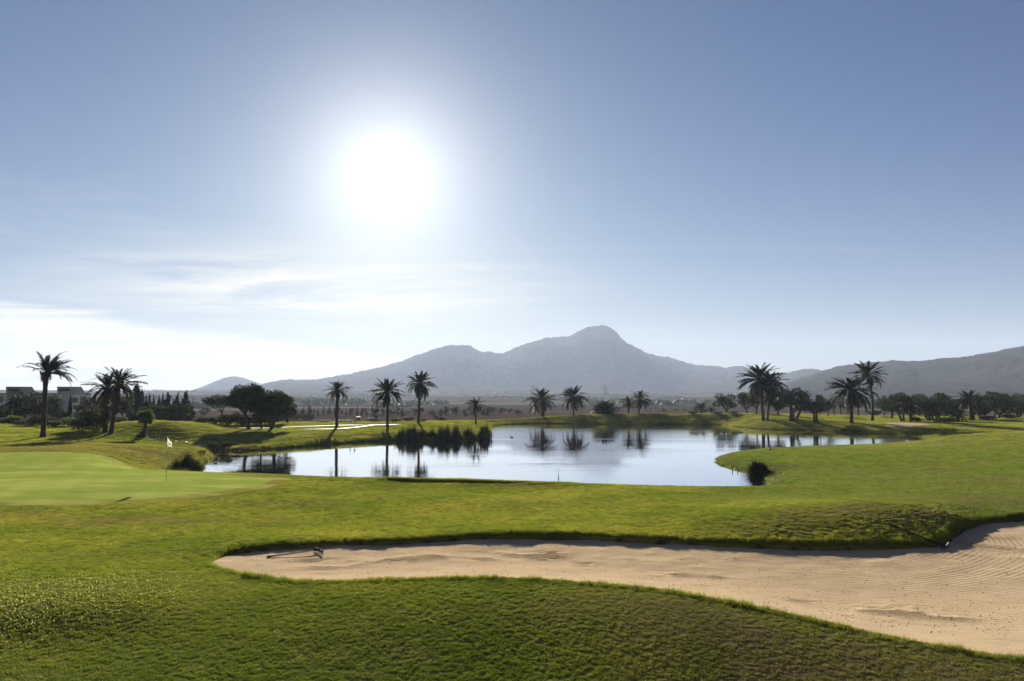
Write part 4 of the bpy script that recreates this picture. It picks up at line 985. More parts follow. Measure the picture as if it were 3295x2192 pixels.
# ---- planting round the villas at the left
LG = 'garden shrubs in front of the white villas'
for i, (kd, bu, bv, cu, cv, rx, rz, D, lab) in enumerate([
    ('olive',82,1362,84,1305,50,36,135,'large dark garden tree hiding the front of the left villa'), ('olive',22,1362,24,1333,26,20,140,'smaller dark tree at the left picture edge'),
    ('olive',165,1362,163,1310,26,34,140,'grey-green tree right of the tall lone palm'), ('bright',45,1366,42,1349,16,12,None,'small grey-green shrub above the staked sapling'),
    ('shrub',12,1362,10,1355,22,9,None,'low shrub at the left edge of the lawn'), ('shrub',90,1372,88,1363,28,12,None,'dark rounded shrub in front of the left villa'),
    ('shrub',122,1373,122,1352,24,20,None,'grey shrub just left of the tall lone palm'), ('shrub',165,1377,165,1364,26,13,None,'dark shrub right behind the tall lone palm'),
    ('shrub',200,1372,203,1358,24,14,None,'low shrub between the lone palm and the pair'), ('bright',225,1374,226,1358,20,14,None,'pale flowering shrub left of the big dark bush'),
    ('bright',245,1350,246,1335,38,20,None,'light green sunlit shrub below the right villa'), ('bright',205,1352,208,1342,22,14,None,'light green shrub under the villa terrace'),
    ('shrub',265,1385,268,1362,36,26,None,'big dark bush left of the leaning palm pair'), ('shrub',312,1392,308,1350,32,38,None,'big dark bush behind the leaning palm pair'),
    ('bright',302,1388,302,1380,22,10,None,'grey low shrub at the foot of the palm pair'), ('shrub',375,1362,375,1352,24,12,None,'low shrub right behind the slanting palm trunk'),
    ('olive',300,1345,298,1305,24,22,155,'dark tree at the right end of the villas'), ('olive',350,1350,352,1318,26,26,150,'grey tree behind the palm pair'), ('olive',392,1352,392,1310,26,30,150,'grey-green tree right of the slanting palm'),
    ('olive',408,1352,405,1292,18,18,158,'feathery crown left of the big cypress'), ('bright',390,1358,390,1349,18,8,None,'small light green shrub right of the slanting palm'),
    ('olive',118,1350,118,1318,30,30,145,'dark tree between the large garden tree and the lone palm'),('olive',60,1352,58,1322,26,24,142,'dark tree hiding the foot of the left villa'),
    ('shrub',190,1356,190,1338,26,20,145,'dark shrub below the thin young cypress'),('shrub',285,1362,285,1338,30,26,130,'black-green bush rising over the big dark bush'),
    ('shrub',335,1366,335,1344,26,24,None,'dark bush between the trunks of the palm pair'),('olive',275,1345,272,1322,26,20,150,'dark low tree under the right end of the villas'),
    ('shrub',150,1366,140,1352,24,14,None,'dark shrub touching the lone palm trunk on its left'),('shrub',40,1366,40,1354,30,13,None,'dark shrub row at the far left rim, nearer one')]):
    rx *= 1.3; rz *= 1.25; cv -= rz * .08
    tree('shrub' if kd != 'olive' else 'garden_tree', lab, 'tree' if kd == 'olive' else 'shrub', (bu, bv), (cu, cv), (rx, rz), kd, i % 4, D=D, group=LG, tr=.05)
CG = 'spiky conifers in the row left of the pines'
tree('cypress_tree', 'broad dense dark cypress, highest of the conifer row', 'tree', (437,1352), (437,1302), (26,52), 'cypress', 0, D=165, group=CG, tr=.08)
tree('cypress_tree', 'second dense cypress, shoulder of the broad one', 'tree', (456,1352), (455,1311), (14,46), 'cypress', 1, D=167, group=CG, tr=.1)
tree('cypress_tree', 'thin young cypress in front of the right villa', 'tree', (226,1335), (226,1303), (5.5,26), 'cypress', 1, D=150, tr=.2)
for i, (u, top, w, lab) in enumerate([(470,1275,12,'first short spire right of the big cypress'), (480,1270,13,'second spire right of the big cypress'), (494,1277,11,'thin bent spire of the conifer row'), (511,1277,13,'wispy conifer in the middle of the row'),
    (523,1270,13,'pointed conifer right of the wispy one'), (540,1265,20,'tall ragged conifer with open branches'), (556,1286,10,'short narrow spire beside the ragged conifer'), (570,1266,15,'slim tall conifer near the row\'s right end'),
    (585,1287,12,'low spire before the last conifer'), (598,1262,24,'last and broadest conifer at the right end of the row')]):
    tree('conifer_tree', lab, 'tree', (u, 1350), (u, (top + 1350) / 2), (w * 1.35, (1350 - top) / 2 * .92), 'conifer', i % 4, D=160 + (i % 3) * 6, group=CG, tr=.08)
for i, (u, top, w) in enumerate([(470,1298,24),(500,1296,26),(530,1296,28),(562,1296,28),(592,1302,22)]):
    tree('conifer_tree', ['bushy low conifer filling the row near the big cypress', 'bushy low conifer under the bent spire', 'bushy low conifer left of the ragged one', 'bushy low conifer right of the ragged one', 'bushy low conifer under the last one'][i], 'tree',
         (u, 1352), (u, 1322), (w, 28), 'shrub', i % 4, D=152, group='low conifers behind the spires', tr=.08)
tree('olive_tree', 'hazy low tree seen under the umbrella pine, left', 'tree', (655,1345), (660,1325), (18,16), 'haze', 0, D=330)

# ---- hazy trees down on the plain
TG = 'hazy trees on the plain before the mountain'
r_ = np.random.default_rng(77)
for i in range(64):
    if i < 30: u = 930 + i * 12 + r_.uniform(-5, 5); v = 1343 - (i / 30) * 4; top = 1300 + r_.uniform(0, 22); w = r_.uniform(5, 9); kd = 'hazecone' if r_.uniform() < .55 else 'haze'
    else: u = r_.uniform(1255, 1680); v = 1331 + r_.uniform(-3, 3); top = v - r_.uniform(9, 26) * (1.2 if abs(u - 1460) < 25 or abs(u - 1590) < 50 else .8); w = r_.uniform(9, 17); kd = 'haze' if r_.uniform() < .8 else 'hazecone'
    D = 340 + r_.uniform(-25, 40); b = at_y(u, v, D); b[2] = gz(b[0], b[1]); c = at_y(u, top, D); hh = max(c[2] - b[2], 2)
    rt = empty('grove_tree', b); tag(rt, 'hazy grey tree in the rows on the plain before the mountain', 'tree', TG)
    MB().tube([(0, 0, -.3), (0, 0, hh * .5)], [.22, .12], 5).build('trunk', M_bark2, rt)
    place_crown(kd, 0 if kd == 'hazecone' else i % 2, rt, (0, 0, hh * .56), (w * D / F, w * D / F, hh * .46), i * 1.3)
TG2 = 'faint round trees on the plain at the right'
for i in range(46):
    u = r_.uniform(1960, 2660) if i < 30 else r_.uniform(2650, 3290); v = r_.uniform(1296, 1326) if i < 30 else r_.uniform(1292, 1318); w = r_.uniform(10, 24); hpx = r_.uniform(8, 15)
    d = ray(u, v); D = float(np.clip((HC + 3.6) / max(-d[2], .004), 330, 1000)) ; b = at_y(u, v, D); b[2] = gz(b[0], b[1])
    rt = empty('grove_tree', b); tag(rt, 'faint round tree scattered on the plain at the right', 'tree', TG2)
    hh = hpx * D / F
    MB().tube([(0, 0, -.3), (0, 0, hh * .5)], [.3, .15], 5).build('trunk', M_bark2, rt)
    place_crown('haze', i % 2, rt, (0, 0, hh * .5), (w * .6 * D / F, w * .6 * D / F, hh * .5), i * 1.3)
# far off brushwood and woodland that reads as one mass
def mass(name, pts, label, size, material, cat='woodland'):
    V, Fc = quads_from(np.array(pts), size, rng); m = mesh_np(name, V, Fc, 4, [material], smooth=False)
    tag(link(bpy.data.objects.new(name, m)), label, cat, kind='stuff')
pts = []
for i in range(52000):
    az = rng.uniform(-.45, .66); D = math.exp(rng.uniform(math.log(700), math.log(3300)))
    x, y = D * math.sin(az), D * math.cos(az)
    if _hash(np.floor(np.array([x / 60])), np.floor(np.array([y / 150])), 3)[0] < .42 + .25 * (D < 1200): continue
    pts.append((x, y, D, rng.uniform(0, 1)))
pts = np.array(pts); nz = fbm(pts[:, 0] / 130, pts[:, 1] / 260, 3, 77); pts = pts[nz > .03]
z = ground(pts[:, 0], pts[:, 1]) + pts[:, 3] * 4.0
mass('scrubland', np.c_[pts[:, 0], pts[:, 1], z], 'scattered scrub and orchard rows on the hazy plain', 2.6, M_olive, 'scrub')

# ---- reeds, rushes and tussocks
def blades(n, rad, h, w, lean, seed, material, rx=1.0, wind=0.0, bias=.5):
    r = np.random.default_rng(seed); a = r.uniform(0, 6.283, n); q = rad * np.sqrt(r.uniform(0, 1, n)); x = np.clip(r.normal(0, .48, n), -1.25, 1.25) * rad * rx; y = q * np.sin(a); q = np.minimum(np.hypot(x / rx, y), rad * 1.1)
    hh = h * (r.uniform(.45, .9, n) + .25 * r.uniform(0, 1, n) ** 6) * (.78 + 1.3 * fbm(x * 3.2 / rad + seed, y * 2.0 / rad, 2, seed)) * (1 - .30 * (q / rad / 1.1) ** 3); b = r.uniform(0, PI, n); ww = w * r.uniform(.6, 1.4, n)
    lx = lean * h * (x / rad / rx * bias + r.normal(0, .35, n)) + wind * hh; ly = lean * h * (y / rad * bias + r.normal(0, .35, n))
    c, s = np.cos(b) * ww, np.sin(b) * ww
    V = np.stack([np.c_[x - c, y - s, np.full(n, -.3)], np.c_[x + c, y + s, np.full(n, -.3)], np.c_[x + lx * .45 + c * .8, y + ly * .45 + s * .8, hh * .6], np.c_[x + lx * .45 - c * .8, y + ly * .45 - s * .8, hh * .6], np.c_[x + lx, y + ly, hh]], 1).reshape(-1, 3)
    k = np.arange(n) * 5; Fc = np.concatenate([np.c_[k, k + 1, k + 2], np.c_[k, k + 2, k + 3], np.c_[k + 3, k + 2, k + 4]])
    return mesh_np('reed_blades', V, Fc, 3, [material], smooth=False)
RG = 'reed beds standing in the pond by the far tongue'
def reeds(lab, u, v, wpx, hpx, n, seed, D=None, material=None, group=RG, name='reed_bed', lean=.16, wind=0., bw=.02, cat='reeds', heads=None):
    p = at_z(u, v, WATER_Z - .05) if D is None else basept(u, v, D)
    rad = wpx * p[1] / F; h = hpx * p[1] / F; root = empty(name, p); tag(root, lab, cat, group)
    link(bpy.data.objects.new('blades', blades(n, rad * .55, h, bw, lean, seed, material or M_reed, rx=1.8, wind=wind)), root)
    if heads:
        r = np.random.default_rng(seed + 5); P = np.c_[r.normal(0, rad * .5, heads), r.normal(0, rad * .3, heads), h * r.uniform(.7, 1.0, heads)]
        V, Fc = quads_from(P, .05, r, 1.6, 1.0); link(bpy.data.objects.new('seed_heads', mesh_np('seed_heads', V, Fc, 4, [M_rust], smooth=False)), root)
    return root
for i, (u, v, w, h, n, lab) in enumerate([
    (1292,1420,16,44,800,'low left end of the left reed bed'), (1325,1421,22,58,1500,'tall middle of the left reed bed in front of the tallest far palm'), (1353,1419,12,38,600,'short right end of the left reed bed'),
    (1390,1418,16,40,800,'left edge of the middle reed bed'), (1428,1420,22,52,1500,'tall left half of the middle reed bed'), (1466,1418,20,52,1400,'tall right half of the middle reed bed'),
    (1508,1413,17,44,1100,'smaller separate reed clump right of the middle bed'), (1558,1412,18,50,1500,'rightmost reed clump at the tip of the grassy tongue')]):
    reeds(lab, u, v + 1, w, h * 1.15, int(n * .8), 300 + i, heads=60, lean=.15, bw=.024)
reeds('large brown-green rush clump on the left shore behind the flag', 598, 1502, 36, 62, 2600, 320, D=61, material=M_reed, group=None, name='rush_clump', lean=.28, bw=.016, cat='rushes', heads=260)
reeds('second paler rush clump against the pond\'s left end', 628, 1496, 20, 34, 900, 321, D=64, material=M_shrub, group=None, name='rush_clump', lean=.3, bw=.016, cat='rushes', heads=40)
reeds('dark wind-bent bush of rushes in the bay of the right spit', 2447, 1530, 22, 50, 2400, 322, material=M_reeddark, group=None, name='rush_clump', lean=.35, wind=-.28, bw=.022, cat='rushes')
reeds('trailing dark tuft right of the bent rushes in the bay', 2470, 1533, 18, 22, 900, 323, material=M_reeddark, group=None, name='rush_clump', lean=.5, wind=-.1, bw=.02, cat='rushes')
tree('shrub', 'low dark bush left on the stream mouth bank', 'shrub', (690,1446), (690,1434), (24,15), 'shrub', 1, D=85, group='bushes at the stream mouth')
tree('shrub', 'higher dark bush right on the stream mouth bank', 'shrub', (728,1446), (730,1431), (20,17), 'shrub', 2, D=86, group='bushes at the stream mouth')
tree('shrub', 'small green bush in the water corner beside the rush clump', 'shrub', (652,1462), (650,1456), (14,11), 'bright', 1, D=76)
for u, v, h, n, lab in [(1545,1856,20,12,'single tall grass tuft above the sand, left one'), (1672,1862,9,10,'short grass tuft on the sand edge left of the middle'), (1806,1868,19,16,'thick tall grass tuft on the sand edge'), (1985,1880,8,8,'tiny grass tuft on the sand edge at the right'), (1790,1546,24,14,'thin tall dry grasses over the small bunker')]:
    p = ghit(u, v + 4); p = p if p is not None else at_z(u, v, .5)
    root = empty('grass_tuft', p); tag(root, lab, 'grass tuft', 'grass tufts on the bunker edges')
    link(bpy.data.objects.new('blades', blades(n, .10 * p[1] / 16, h * p[1] / F, .003 * p[1] / 16, .4, int(u), M_shrub)), root)

# pale specks put in for sun glints on the left front swell, plus fairway flowers
def specks(name, n, size, label, material, reg):
    P = []
    for _ in range(n):
        u, v = reg(); p = at_z(u, v, .15); P.append(p)
    P = np.array(P); P[:, 2] = ground(P[:, 0], P[:, 1]) + rng.uniform(.015, .05, len(P))
    P = P[sdf(P[:, 0], P[:, 1], bunker_poly) > .1]
    V, Fc = quads_from(P, size, rng); tag(link(bpy.data.objects.new(name, mesh_np(name, V, Fc, 4, [material], smooth=False))), label, 'flowers', kind='stuff')
M_speck = leafmat('pale_speck', (.46, .46, .14), .55, .3, (1, 1, .8))
def reg1():
    while True:
        u = 660 * rng.beta(1.0, 1.7) - 30; c = 1990 - u * .13; v = c + rng.normal(0, 38) - 38
        if v > 1835 and v < 2035: return u, v
specks('glint_specks', 3600, .014, 'small pale specks put in for sun glints over the left front swell', M_speck, reg1)
specks('fairway_flowers', 500, .008, 'tiny bright specks of flowers scattered on the fairway', M_speck, lambda: (rng.uniform(0, 2000), rng.uniform(1660, 2150)))

# ------------------------------------------------------------------ stones along the stream and pebbles in the sand
M_stone = simple('pale_stone', (0.62, 0.58, 0.50), .45, .5, .25, 5)
def stone_mesh(seed):
    r = np.random.default_rng(seed); bm = []; V = []; Fc = []
    n, mrows = 8, 4
    for i in range(mrows + 1):
        ph = PI * i / mrows
        for j in range(n):
            a = 2 * PI * j / n; k = 1 + .25 * r.uniform(-1, 1); V.append((math.sin(ph) * math.cos(a) * k, math.sin(ph) * math.sin(a) * k, math.cos(ph) * .42))
    for i in range(mrows):
        for j in range(n): Fc.append((i*n + j, (i+1)*n + j, (i+1)*n + (j+1) % n, i*n + (j+1) % n))
    return mesh_np('stone', np.array(V), np.array(Fc), 4, [M_stone], smooth=False)
SM = [stone_mesh(i) for i in range(4)]
for i, (u, v, w) in enumerate([(475,1409,5),(503,1411,5),(522,1412,7),(557,1424,3),(565,1421,4),(583,1422,3),(597,1425,9),(609,1428,5),(620,1431,8),(630,1435,9),(638,1437,6),(645,1434,8),(650,1440,6),(656,1444,7),(662,1438,6),(664,1447,6),
                               (736,1452,6),(745,1451,8),(755,1452,5),(764,1450,6),(772,1452,8),(781,1450,5),(790,1451,7),(800,1450,5),(812,1449,5),(700,1454,5),(712,1454,7),(724,1453,5)]):  # row at the mouth stands in for the bright glint line on the water
    p = ghit(u, v); p = at_z(u, v, -1.4) if p is None else p
    s = w * .62 * p[1] / F; o = link(bpy.data.objects.new('stone', SM[i % 4])); o.location = (p[0], p[1], max(p[2], WATER_Z) + s * .15); o.scale = (s, s * 1.1, s * .8); o.rotation_euler = (.1, .1, i * 1.7)
    tag(o, 'flat pale stone lining the stream, a stand-in for water glint at its mouth', 'stone', 'pale stones along the stream at the left')
P = []
while len(P) < 1500:
    u, v = rng.uniform(700, 3290), rng.uniform(1765, 2100); p = at_z(u, v, -.2); P.append(p)
P = np.array(P); P = P[sdf(P[:, 0], P[:, 1], bunker_poly) < -.12]; P[:, 2] = sandh(P[:, 0], P[:, 1]) + .004
s = rng.uniform(.005, .016, len(P)) ; O = np.array([(1,0,0),(-1,0,0),(0,1,0),(0,-1,0),(0,0,.8),(0,0,-.6)]); V = (P[:, None] + O[None] * s[:, None, None] * rng.uniform(.7, 1.3, (len(P), 6, 1))).reshape(-1, 3)
k = np.arange(len(P)) * 6; Fc = np.concatenate([np.c_[k + a, k + b, k + c] for a, b, c in ((0,2,4),(2,1,4),(1,3,4),(3,0,4),(2,0,5),(1,2,5),(3,1,5),(0,3,5))])
tag(link(bpy.data.objects.new('pebbles', mesh_np('pebbles', V, Fc, 3, [simple('sand_clod', (.20, .15, .10), .9, .1)], smooth=False))), 'small clods and pebbles strewn over the sand', 'pebbles', kind='stuff')

# ------------------------------------------------------------------ the two white villas
M_wall = simple('white_render', (.74, .72, .70), .8, .2, .05, 2)
M_wallg = simple('grey_render', (.40, .40, .41), .8, .2, .05, 2)
M_roof = simple('roof_slab', (.45, .43, .43), .8, .2, .1, 2)
M_tile = simple('roof_edge', (.24, .17, .13), .8, .2, .1, 2)
M_dark = simple('dark_metal', (.03, .03, .035), .4, .4, .1, 2)
M_shut = simple('ochre_shutter', (.33, .22, .10), .6, .3, .2, 4)
M_glass = mat('window_glass', lambda nt, out: principled(nt, (.02, .025, .03), .06, .6))
M_rail = simple('railing', (.5, .5, .5), .4, .5, .05, 3)
def villa(label, u0, D, s, extra_left):
    b = at_y(u0, 1345, D); b[2] = gz(b[0], b[1]) - .4; az = math.atan2(b[0], b[1])
    px = D / F * math.cos(az)
    zof = lambda v: at_y(u0, v, D)[2] - b[2]
    root = empty('villa', b, -az); tag(root, label, 'house', 'white villas at the left')
    X = lambda du: du * px * s
    top, mid, low = zof(1246), zof(1266), 0.0
    wt = zof(1278)
    MB().box((X(-40), 0, low), (X(120), 9, mid - .25)).build('wall', M_wall, root)
    rf = MB().prism([(X(0), mid - .24), (X(0), top), (X(84), top), (X(100), zof(1268)), (X(100), zof(1274)), (X(84), mid - .24)], .15, 9.2).build('upper_storey', M_roof, root)
    MB().prism([(X(-1), top), (X(-1), top + .12), (X(84.6), top + .12), (X(101), zof(1268) + .05), (X(101), zof(1268) - .1), (X(84), top)], .0, 9.4).build('roof_edge', M_tile, rf)
    MB().box((X(-42), -.35, mid - .24), (X(-1.2), 9.3, mid + .02)).build('terrace_roof', M_tile, root)
    MB().box((X(100.5), -.35, mid - .24), (X(122), 9.3, mid + .02)).build('terrace_roof', M_tile, root)
    tw = MB().box((X(18), -1.4, low), (X(43), .1, zof(1258))).build('stair_tower', M_wallg, root)
    MB().box((X(6), -1.5, zof(1259)), (X(43.4), .12, zof(1251))).build('glass_band', M_dark, tw)
    for x0, x1, v0, v1 in [(-32, -8, 1275, 1296), (52, 74, 1280, 1296), (82, 104, 1276, 1294)]:
        w = MB().box((X(x0), -.12, zof(v1)), (X(x1), .0, zof(v0))).build('window', M_glass, root)
        n = 7
        for i in range(n):
            xa = x0 + (x1 - x0) * (i + .15) / n; xb = x0 + (x1 - x0) * (i + .75) / n
            MB().box((X(xa), -.20, zof(v1) + .03), (X(xb), -.13, zof(v0) - .03)).build('shutter_slat', M_shut, w)
    MB().box((X(-38), -2.4, zof(1304) - .15), (X(16), -.01, zof(1304) + .05)).build('balcony', M_wall, root)
    rl = MB()
    for i in range(16): rl.box((X(-38 + i * 3.5), -2.38, zof(1304) + .05), (X(-38 + i * 3.5) + .04, -2.34, zof(1296)))
    rl.box((X(-38), -2.4, zof(1296)), (X(16), -2.32, zof(1296) + .05)); rl.build('railing', M_rail, root)
    MB().box((X(-40), -4.5, low - .5), (X(118), -4.2, zof(1326))).build('garden_wall', M_wallg, root)
    if extra_left: MB().box((X(101), 1.0, low), (X(104), 8, mid - .3)).build('side_wing', M_wall, root)
    return root
villa('left white villa with stepped upper storey and grey stair tower', 15, 172, 1.0, False)
villa('right white villa behind the tall lone palm, with sloping roof end', 180, 178, .93, True)

# ------------------------------------------------------------------ lattice pylons
M_steel = simple('galvanised_steel', (.20, .20, .21), .6, .4, .15, 1)
def pylon(label, u, vtop, D, arms, wbase, dark=1):
    b = at_y(u, 1330, D); b[2] = gz(b[0], b[1]); h = at_y(u, vtop, D)[2] - b[2]; px = D / F
    root = empty('pylon', b); tag(root, label, 'pylon'); th = .022 * h / 4
    def half(z): return wbase * px * .5 * (1 - z / h) + .9 * px * (z / h) * 2.2
    m = MB(); N = 9
    for sx in (-1, 1):
        for sy in (-1, 1): m.tube([(sx * half(0), sy * half(0), -1), (sx * half(h), sy * half(h), h)], th, 4)
    for i in range(N):
        z0, z1 = h * i / N, h * (i + 1) / N; a, c = half(z0), half(z1)
        for y in (-1, 1):
            m.tube([(-a, y * a, z0), (c, y * c, z1)], th * .55, 4); m.tube([(a, y * a, z0), (-c, y * c, z1)], th * .55, 4)
            m.tube([(y * a, -a, z0), (y * c, c, z1)], th * .55, 4)
    m.build('mast', M_steel, root)
    for v, w in arms:
        z = at_y(u, v, D)[2] - b[2]; a = MB().tube([(-w * px, 0, z), (w * px, 0, z)], th * .9, 4).tube([(-w * px, 0, z), (0, 0, z + h * .03)], th * .5, 4).tube([(w * px, 0, z), (0, 0, z + h * .03)], th * .5, 4).build('crossarm', M_steel, root)
        for k in (-1, -.62, .62, 1): MB().tube([(w * px * k, 0, z), (w * px * k, 0, z - h * .035)], th * 1.3, 5).build('insulator', M_dark, a)
pylon('nearest lattice pylon beside a far-bank palm', 1715, 1241, 420, [(1242,12),(1256,13)], 13)
pylon('lattice pylon with three crossarms behind the palm bush', 1949, 1241, 900, [(1242,10),(1255,11),(1264,9)], 9)
pylon('faint lattice pylon between the two right palm groups', 2683, 1256, 800, [(1262,11),(1276,8)], 8)
tag(MB().tube([(0, 0, 0), (0, 0, 7.5)], [.12, .08], 6).build('utility_pole', M_dark, None, tuple(basept(394, 1345, 160))), 'thin dark pole among the garden trees left of the cypress', 'pole')

# ------------------------------------------------------------------ flagstick on the green
M_white = simple('white_paint', (.75, .75, .72), .5, .4, .05, 5); M_black = simple('black_paint', (.02, .02, .02), .5, .4, .05, 5)
def b_flag(nt, out):
    t = nt.new('ShaderNodeBsdfTranslucent', i_Color=(.50, .47, .38, 1)); d = nt.new('ShaderNodeBsdfDiffuse', i_Color=(.55, .53, .47, 1)); m = nt.new('ShaderNodeMixShader', i_0=.55)
    nt.l.new(d.outputs[0], m.inputs[1]); nt.l.new(t.outputs[0], m.inputs[2]); return m.outputs[0]
M_flag = mat('flag_cloth', b_flag)
fb = ghit(534, 1547); px = fb[1] / F; ht = at_y(539, 1407, fb[1])[2] - fb[2]; lean = at_y(539, 1407, fb[1])[0] - fb[0]
root = empty('golf_flag', fb); tag(root, 'golf flagstick with drooping white flag on the left green', 'golf flag')
P_ = lambda t: Vector((lean * t, 0, ht * t))
MB().tube([P_(-.02), P_(1.0)], [.011, .009], 8).build('pole', M_white, root)
for a, c in ((0.0, .30), (.52, .68)): MB().tube([P_(a), P_(c)], .0125, 8).build('stripe_shade', M_black, root)  # foot painted black for the pole's silhouette, upper one a true band
MB().tube([(0, 0, -.05), (0, 0, .014)], .055, 14).build('cup', M_black, root)
def cloth(s, t, off=0.0):
    """s along the fly 0..1, t down the hoist 0..1; the flag hangs and folds"""
    x = .29 * s * (.72 + .2 * t) ; z = -.34 * t - .26 * s - .04 * math.sin(s * 6) * t; y = .05 * math.sin(s * 9 + t * 2.5) * (s + .1) + off
    return P_(.985) + Vector((x + .01, y, z * (1 - .12 * s)))
V = []; Fc = []
for i in range(13):
    for j in range(9): V.append(cloth(i / 12, j / 8))
for i in range(12):
    for j in range(8): k = i * 9 + j; Fc.append((k, k + 1, k + 10, k + 9))
fl = MB().add(V, Fc).build('flag', M_flag, root, smooth=True)
for (s0, t0, s1, t1) in [(.25, .95, .42, .30), (.42, .30, .66, .90), (.32, .68, .60, .62)]:
    V = []; Fc = []
    for k in range(7):
        s = s0 + (s1 - s0) * k / 6; t = t0 + (t1 - t0) * k / 6; ds, dt = (t1 - t0), -(s1 - s0); L = math.hypot(ds, dt); ds *= .05 / L; dt *= .05 / L
        V += [cloth(s + ds, t + dt, -.004), cloth(s - ds, t - dt, -.004)]
        if k: q = 2 * k; Fc.append((q - 2, q - 1, q + 1, q))
    MB().add(V, Fc).build('emblem', M_black, fl)

# ------------------------------------------------------------------ rakes
M_handle = simple('rake_handle', (.42, .40, .36), .6, .2, .1, 5); M_rake = simple('rake_head', (.03, .03, .03), .8, .1, .1, 5)
def rake(label, A, B, headdir, hw, n=13, up=.10, hm=M_handle):
    A, B = Vector(A), Vector(B); root = empty('bunker_rake', (A + B) / 2); tag(root, label, 'rake'); o = (A + B) / 2; a, b = A - o, B - o
    d = (b - a).normalized(); hd = (Vector(headdir) - d * d.dot(Vector(headdir))).normalized()
    MB().tube([a, b], .024, 8).build('handle', hm, root)
    MB().tube([a - d * .06, a + d * .05], .028, 8).build('grip', M_rake, root)
    MB().tube([b - d * .16, b + d * .02], .029, 8).build('socket', M_rake, root)
    MB().tube([b - hd * hw, b + hd * hw], .022, 6).build('head_bar', M_rake, root)
    for i in range(n):
        p = b + hd * hw * (2 * i / (n - 1) - 1); MB().tube([p, p + Vector((0, 0, -up)) + d * .02], [.009, .005], 5).build('tooth', M_rake, root)
zs = lambda p: float(sandh(np.array([p[0]]), np.array([p[1]]))[0])
A = at_z(866, 1799, -.18); A[2] = zs(A) + .03; B = at_z(1026, 1780, -.16); B[2] = zs(B) + .09
rake('bunker rake with pale handle lying at the left end of the sand', A, B, (.42, -1.0, 0), .34, n=14, up=.10)
A = ghit(2866, 1692); B = ghit(3000, 1745); A[2] += .035; B[2] += .03; B2 = at_z(3040, 1757, -.05)
rake('second rake with dark handle lying down the grass slope at the right', A, B2, (1, .6, 0), .22, n=9, up=.09, hm=M_rake)
p = at_z(3046, 1757, -.05); o = MB().tube([(0, 0, 0), (.05, 0, .07), (.07, 0, .12)], [.018, .022, .008], 7).build('rake_tip', M_steel, None, tuple(p)); tag(o, 'small white object standing at the dark rake head by the sand', 'marker')

# ------------------------------------------------------------------ stakes, signs, bird, ducks
M_stake = simple('yellow_stake', (.42, .28, .07), .7, .2, .2, 8)
def stake(label, u, v, hpx, col=None, D=None, w=.028, z=None, group='hazard stakes round the pond'):
    p = basept(u, v, D) if z is None else at_z(u, v, z); h = max(hpx * p[1] / F, .2); root = empty('hazard_stake', p); tag(root, label, 'stake', group)
    MB().tube([(0, 0, -.1), (0, 0, h * .94)], [w, w * .9], 6).build('post', col or M_stake, root); MB().tube([(0, 0, h * .94), (0, 0, h)], [w * 1.15, w * .5], 6).build('cap', col or M_stake, root)
M_stk2 = simple('dark_stake', (.05, .04, .03), .8, .2, .2, 8)
for a in [('yellow stake on the slope left of the flag', 478, 1468, 16), ('yellow stake in front of the rush clump', 567, 1493, 19), ('dark stake on the lawn left of the fan palm', 389, 1396, 13, M_stk2), ('thin orange stake right of the fan palm', 516, 1395, 12),
          ('short stake near the tip of the right spit', 2354, 1468, 14), ('yellow stake on the spit right of the bent rushes', 2484, 1511, 18), ('rusty stake by the dark ball on the spit', 2484, 1447, 12),
          ('short stake at the near rim of the right arm', 2918, 1421, 9, M_stk2), ('stake on the grass past the pond\'s right end', 3034, 1408, 8), ('thin stake on the bank past the pond\'s right end', 2998, 1391, 8), ('pale stake before the bay rushes', 2431, 1544, 15),
          ('short dark stake on the crest right of the middle', 2030, 1550, 8, M_stk2), ('thin stake on the far bank left of the pylon', 1630, 1362, 14, M_stk2)]:
    stake(*a)
p = at_z(1797, 1540, WATER_Z); root = empty('depth_marker', p); tag(root, 'thin grey pole standing in the pond behind the small bunker', 'marker pole')
MB().tube([(0, 0, -.5), (0, 0, .75)], [.02, .012], 6).build('pole', M_steel, root); MB().tube([(0, 0, .0), (0, 0, .14)], .035, 6).build('collar', M_steel, root)
p = at_z(2357, 1518, WATER_Z); tag(MB().tube([(0, 0, -.5), (0, 0, .22), (.03, 0, .26)], [.04, .035, .02], 7).build('water_post', M_stk2, None, tuple(p)), 'dark stump in the water off the spit, further from the bank', 'post')
p = at_z(2374, 1515, WATER_Z); tag(MB().tube([(0, 0, -.5), (0, 0, .26), (-.03, 0, .30)], [.04, .035, .02], 7).build('water_post', M_stk2, None, tuple(p)), 'dark stump in the water right against the spit', 'post')
p = ghit(2478, 1449); tag(MB().tube([(0, 0, -.02), (0, 0, .04), (0, 0, .12), (0, 0, .20), (0, 0, .235)], [.05, .11, .13, .10, .03], 10).build('tee_ball', M_dark, None, tuple(p), True), 'dark round ball on the back rim of the spit', 'ball')
def sign(label, u, v, wpx, hpx, D, lh):
    b = basept(u, v, D); px = D / F; root = empty('course_sign', b); tag(root, label, 'sign')
    w, h = wpx * px / 2, hpx * px
    for s in (-1, 1): MB().box((s * w * .8 - .04, -.04, -.2), (s * w * .8 + .04, .04, lh)).build('post', M_dark, root)
    MB().box((-w, -.06, lh), (w, .06, lh + h)).build('board', M_dark, root); MB().box((-w * 1.02, -.16, lh + h), (w * 1.02, .16, lh + h + .05)).build('top_rail', M_white, root)
sign('dark box sign with bright top edge on the rim left of the wide palm', 1153, 1357, 13, 8, 150, .35)
sign('small dark bench-like box on the rim right of the reeds', 1623, 1351, 8, 4, 160, .12)
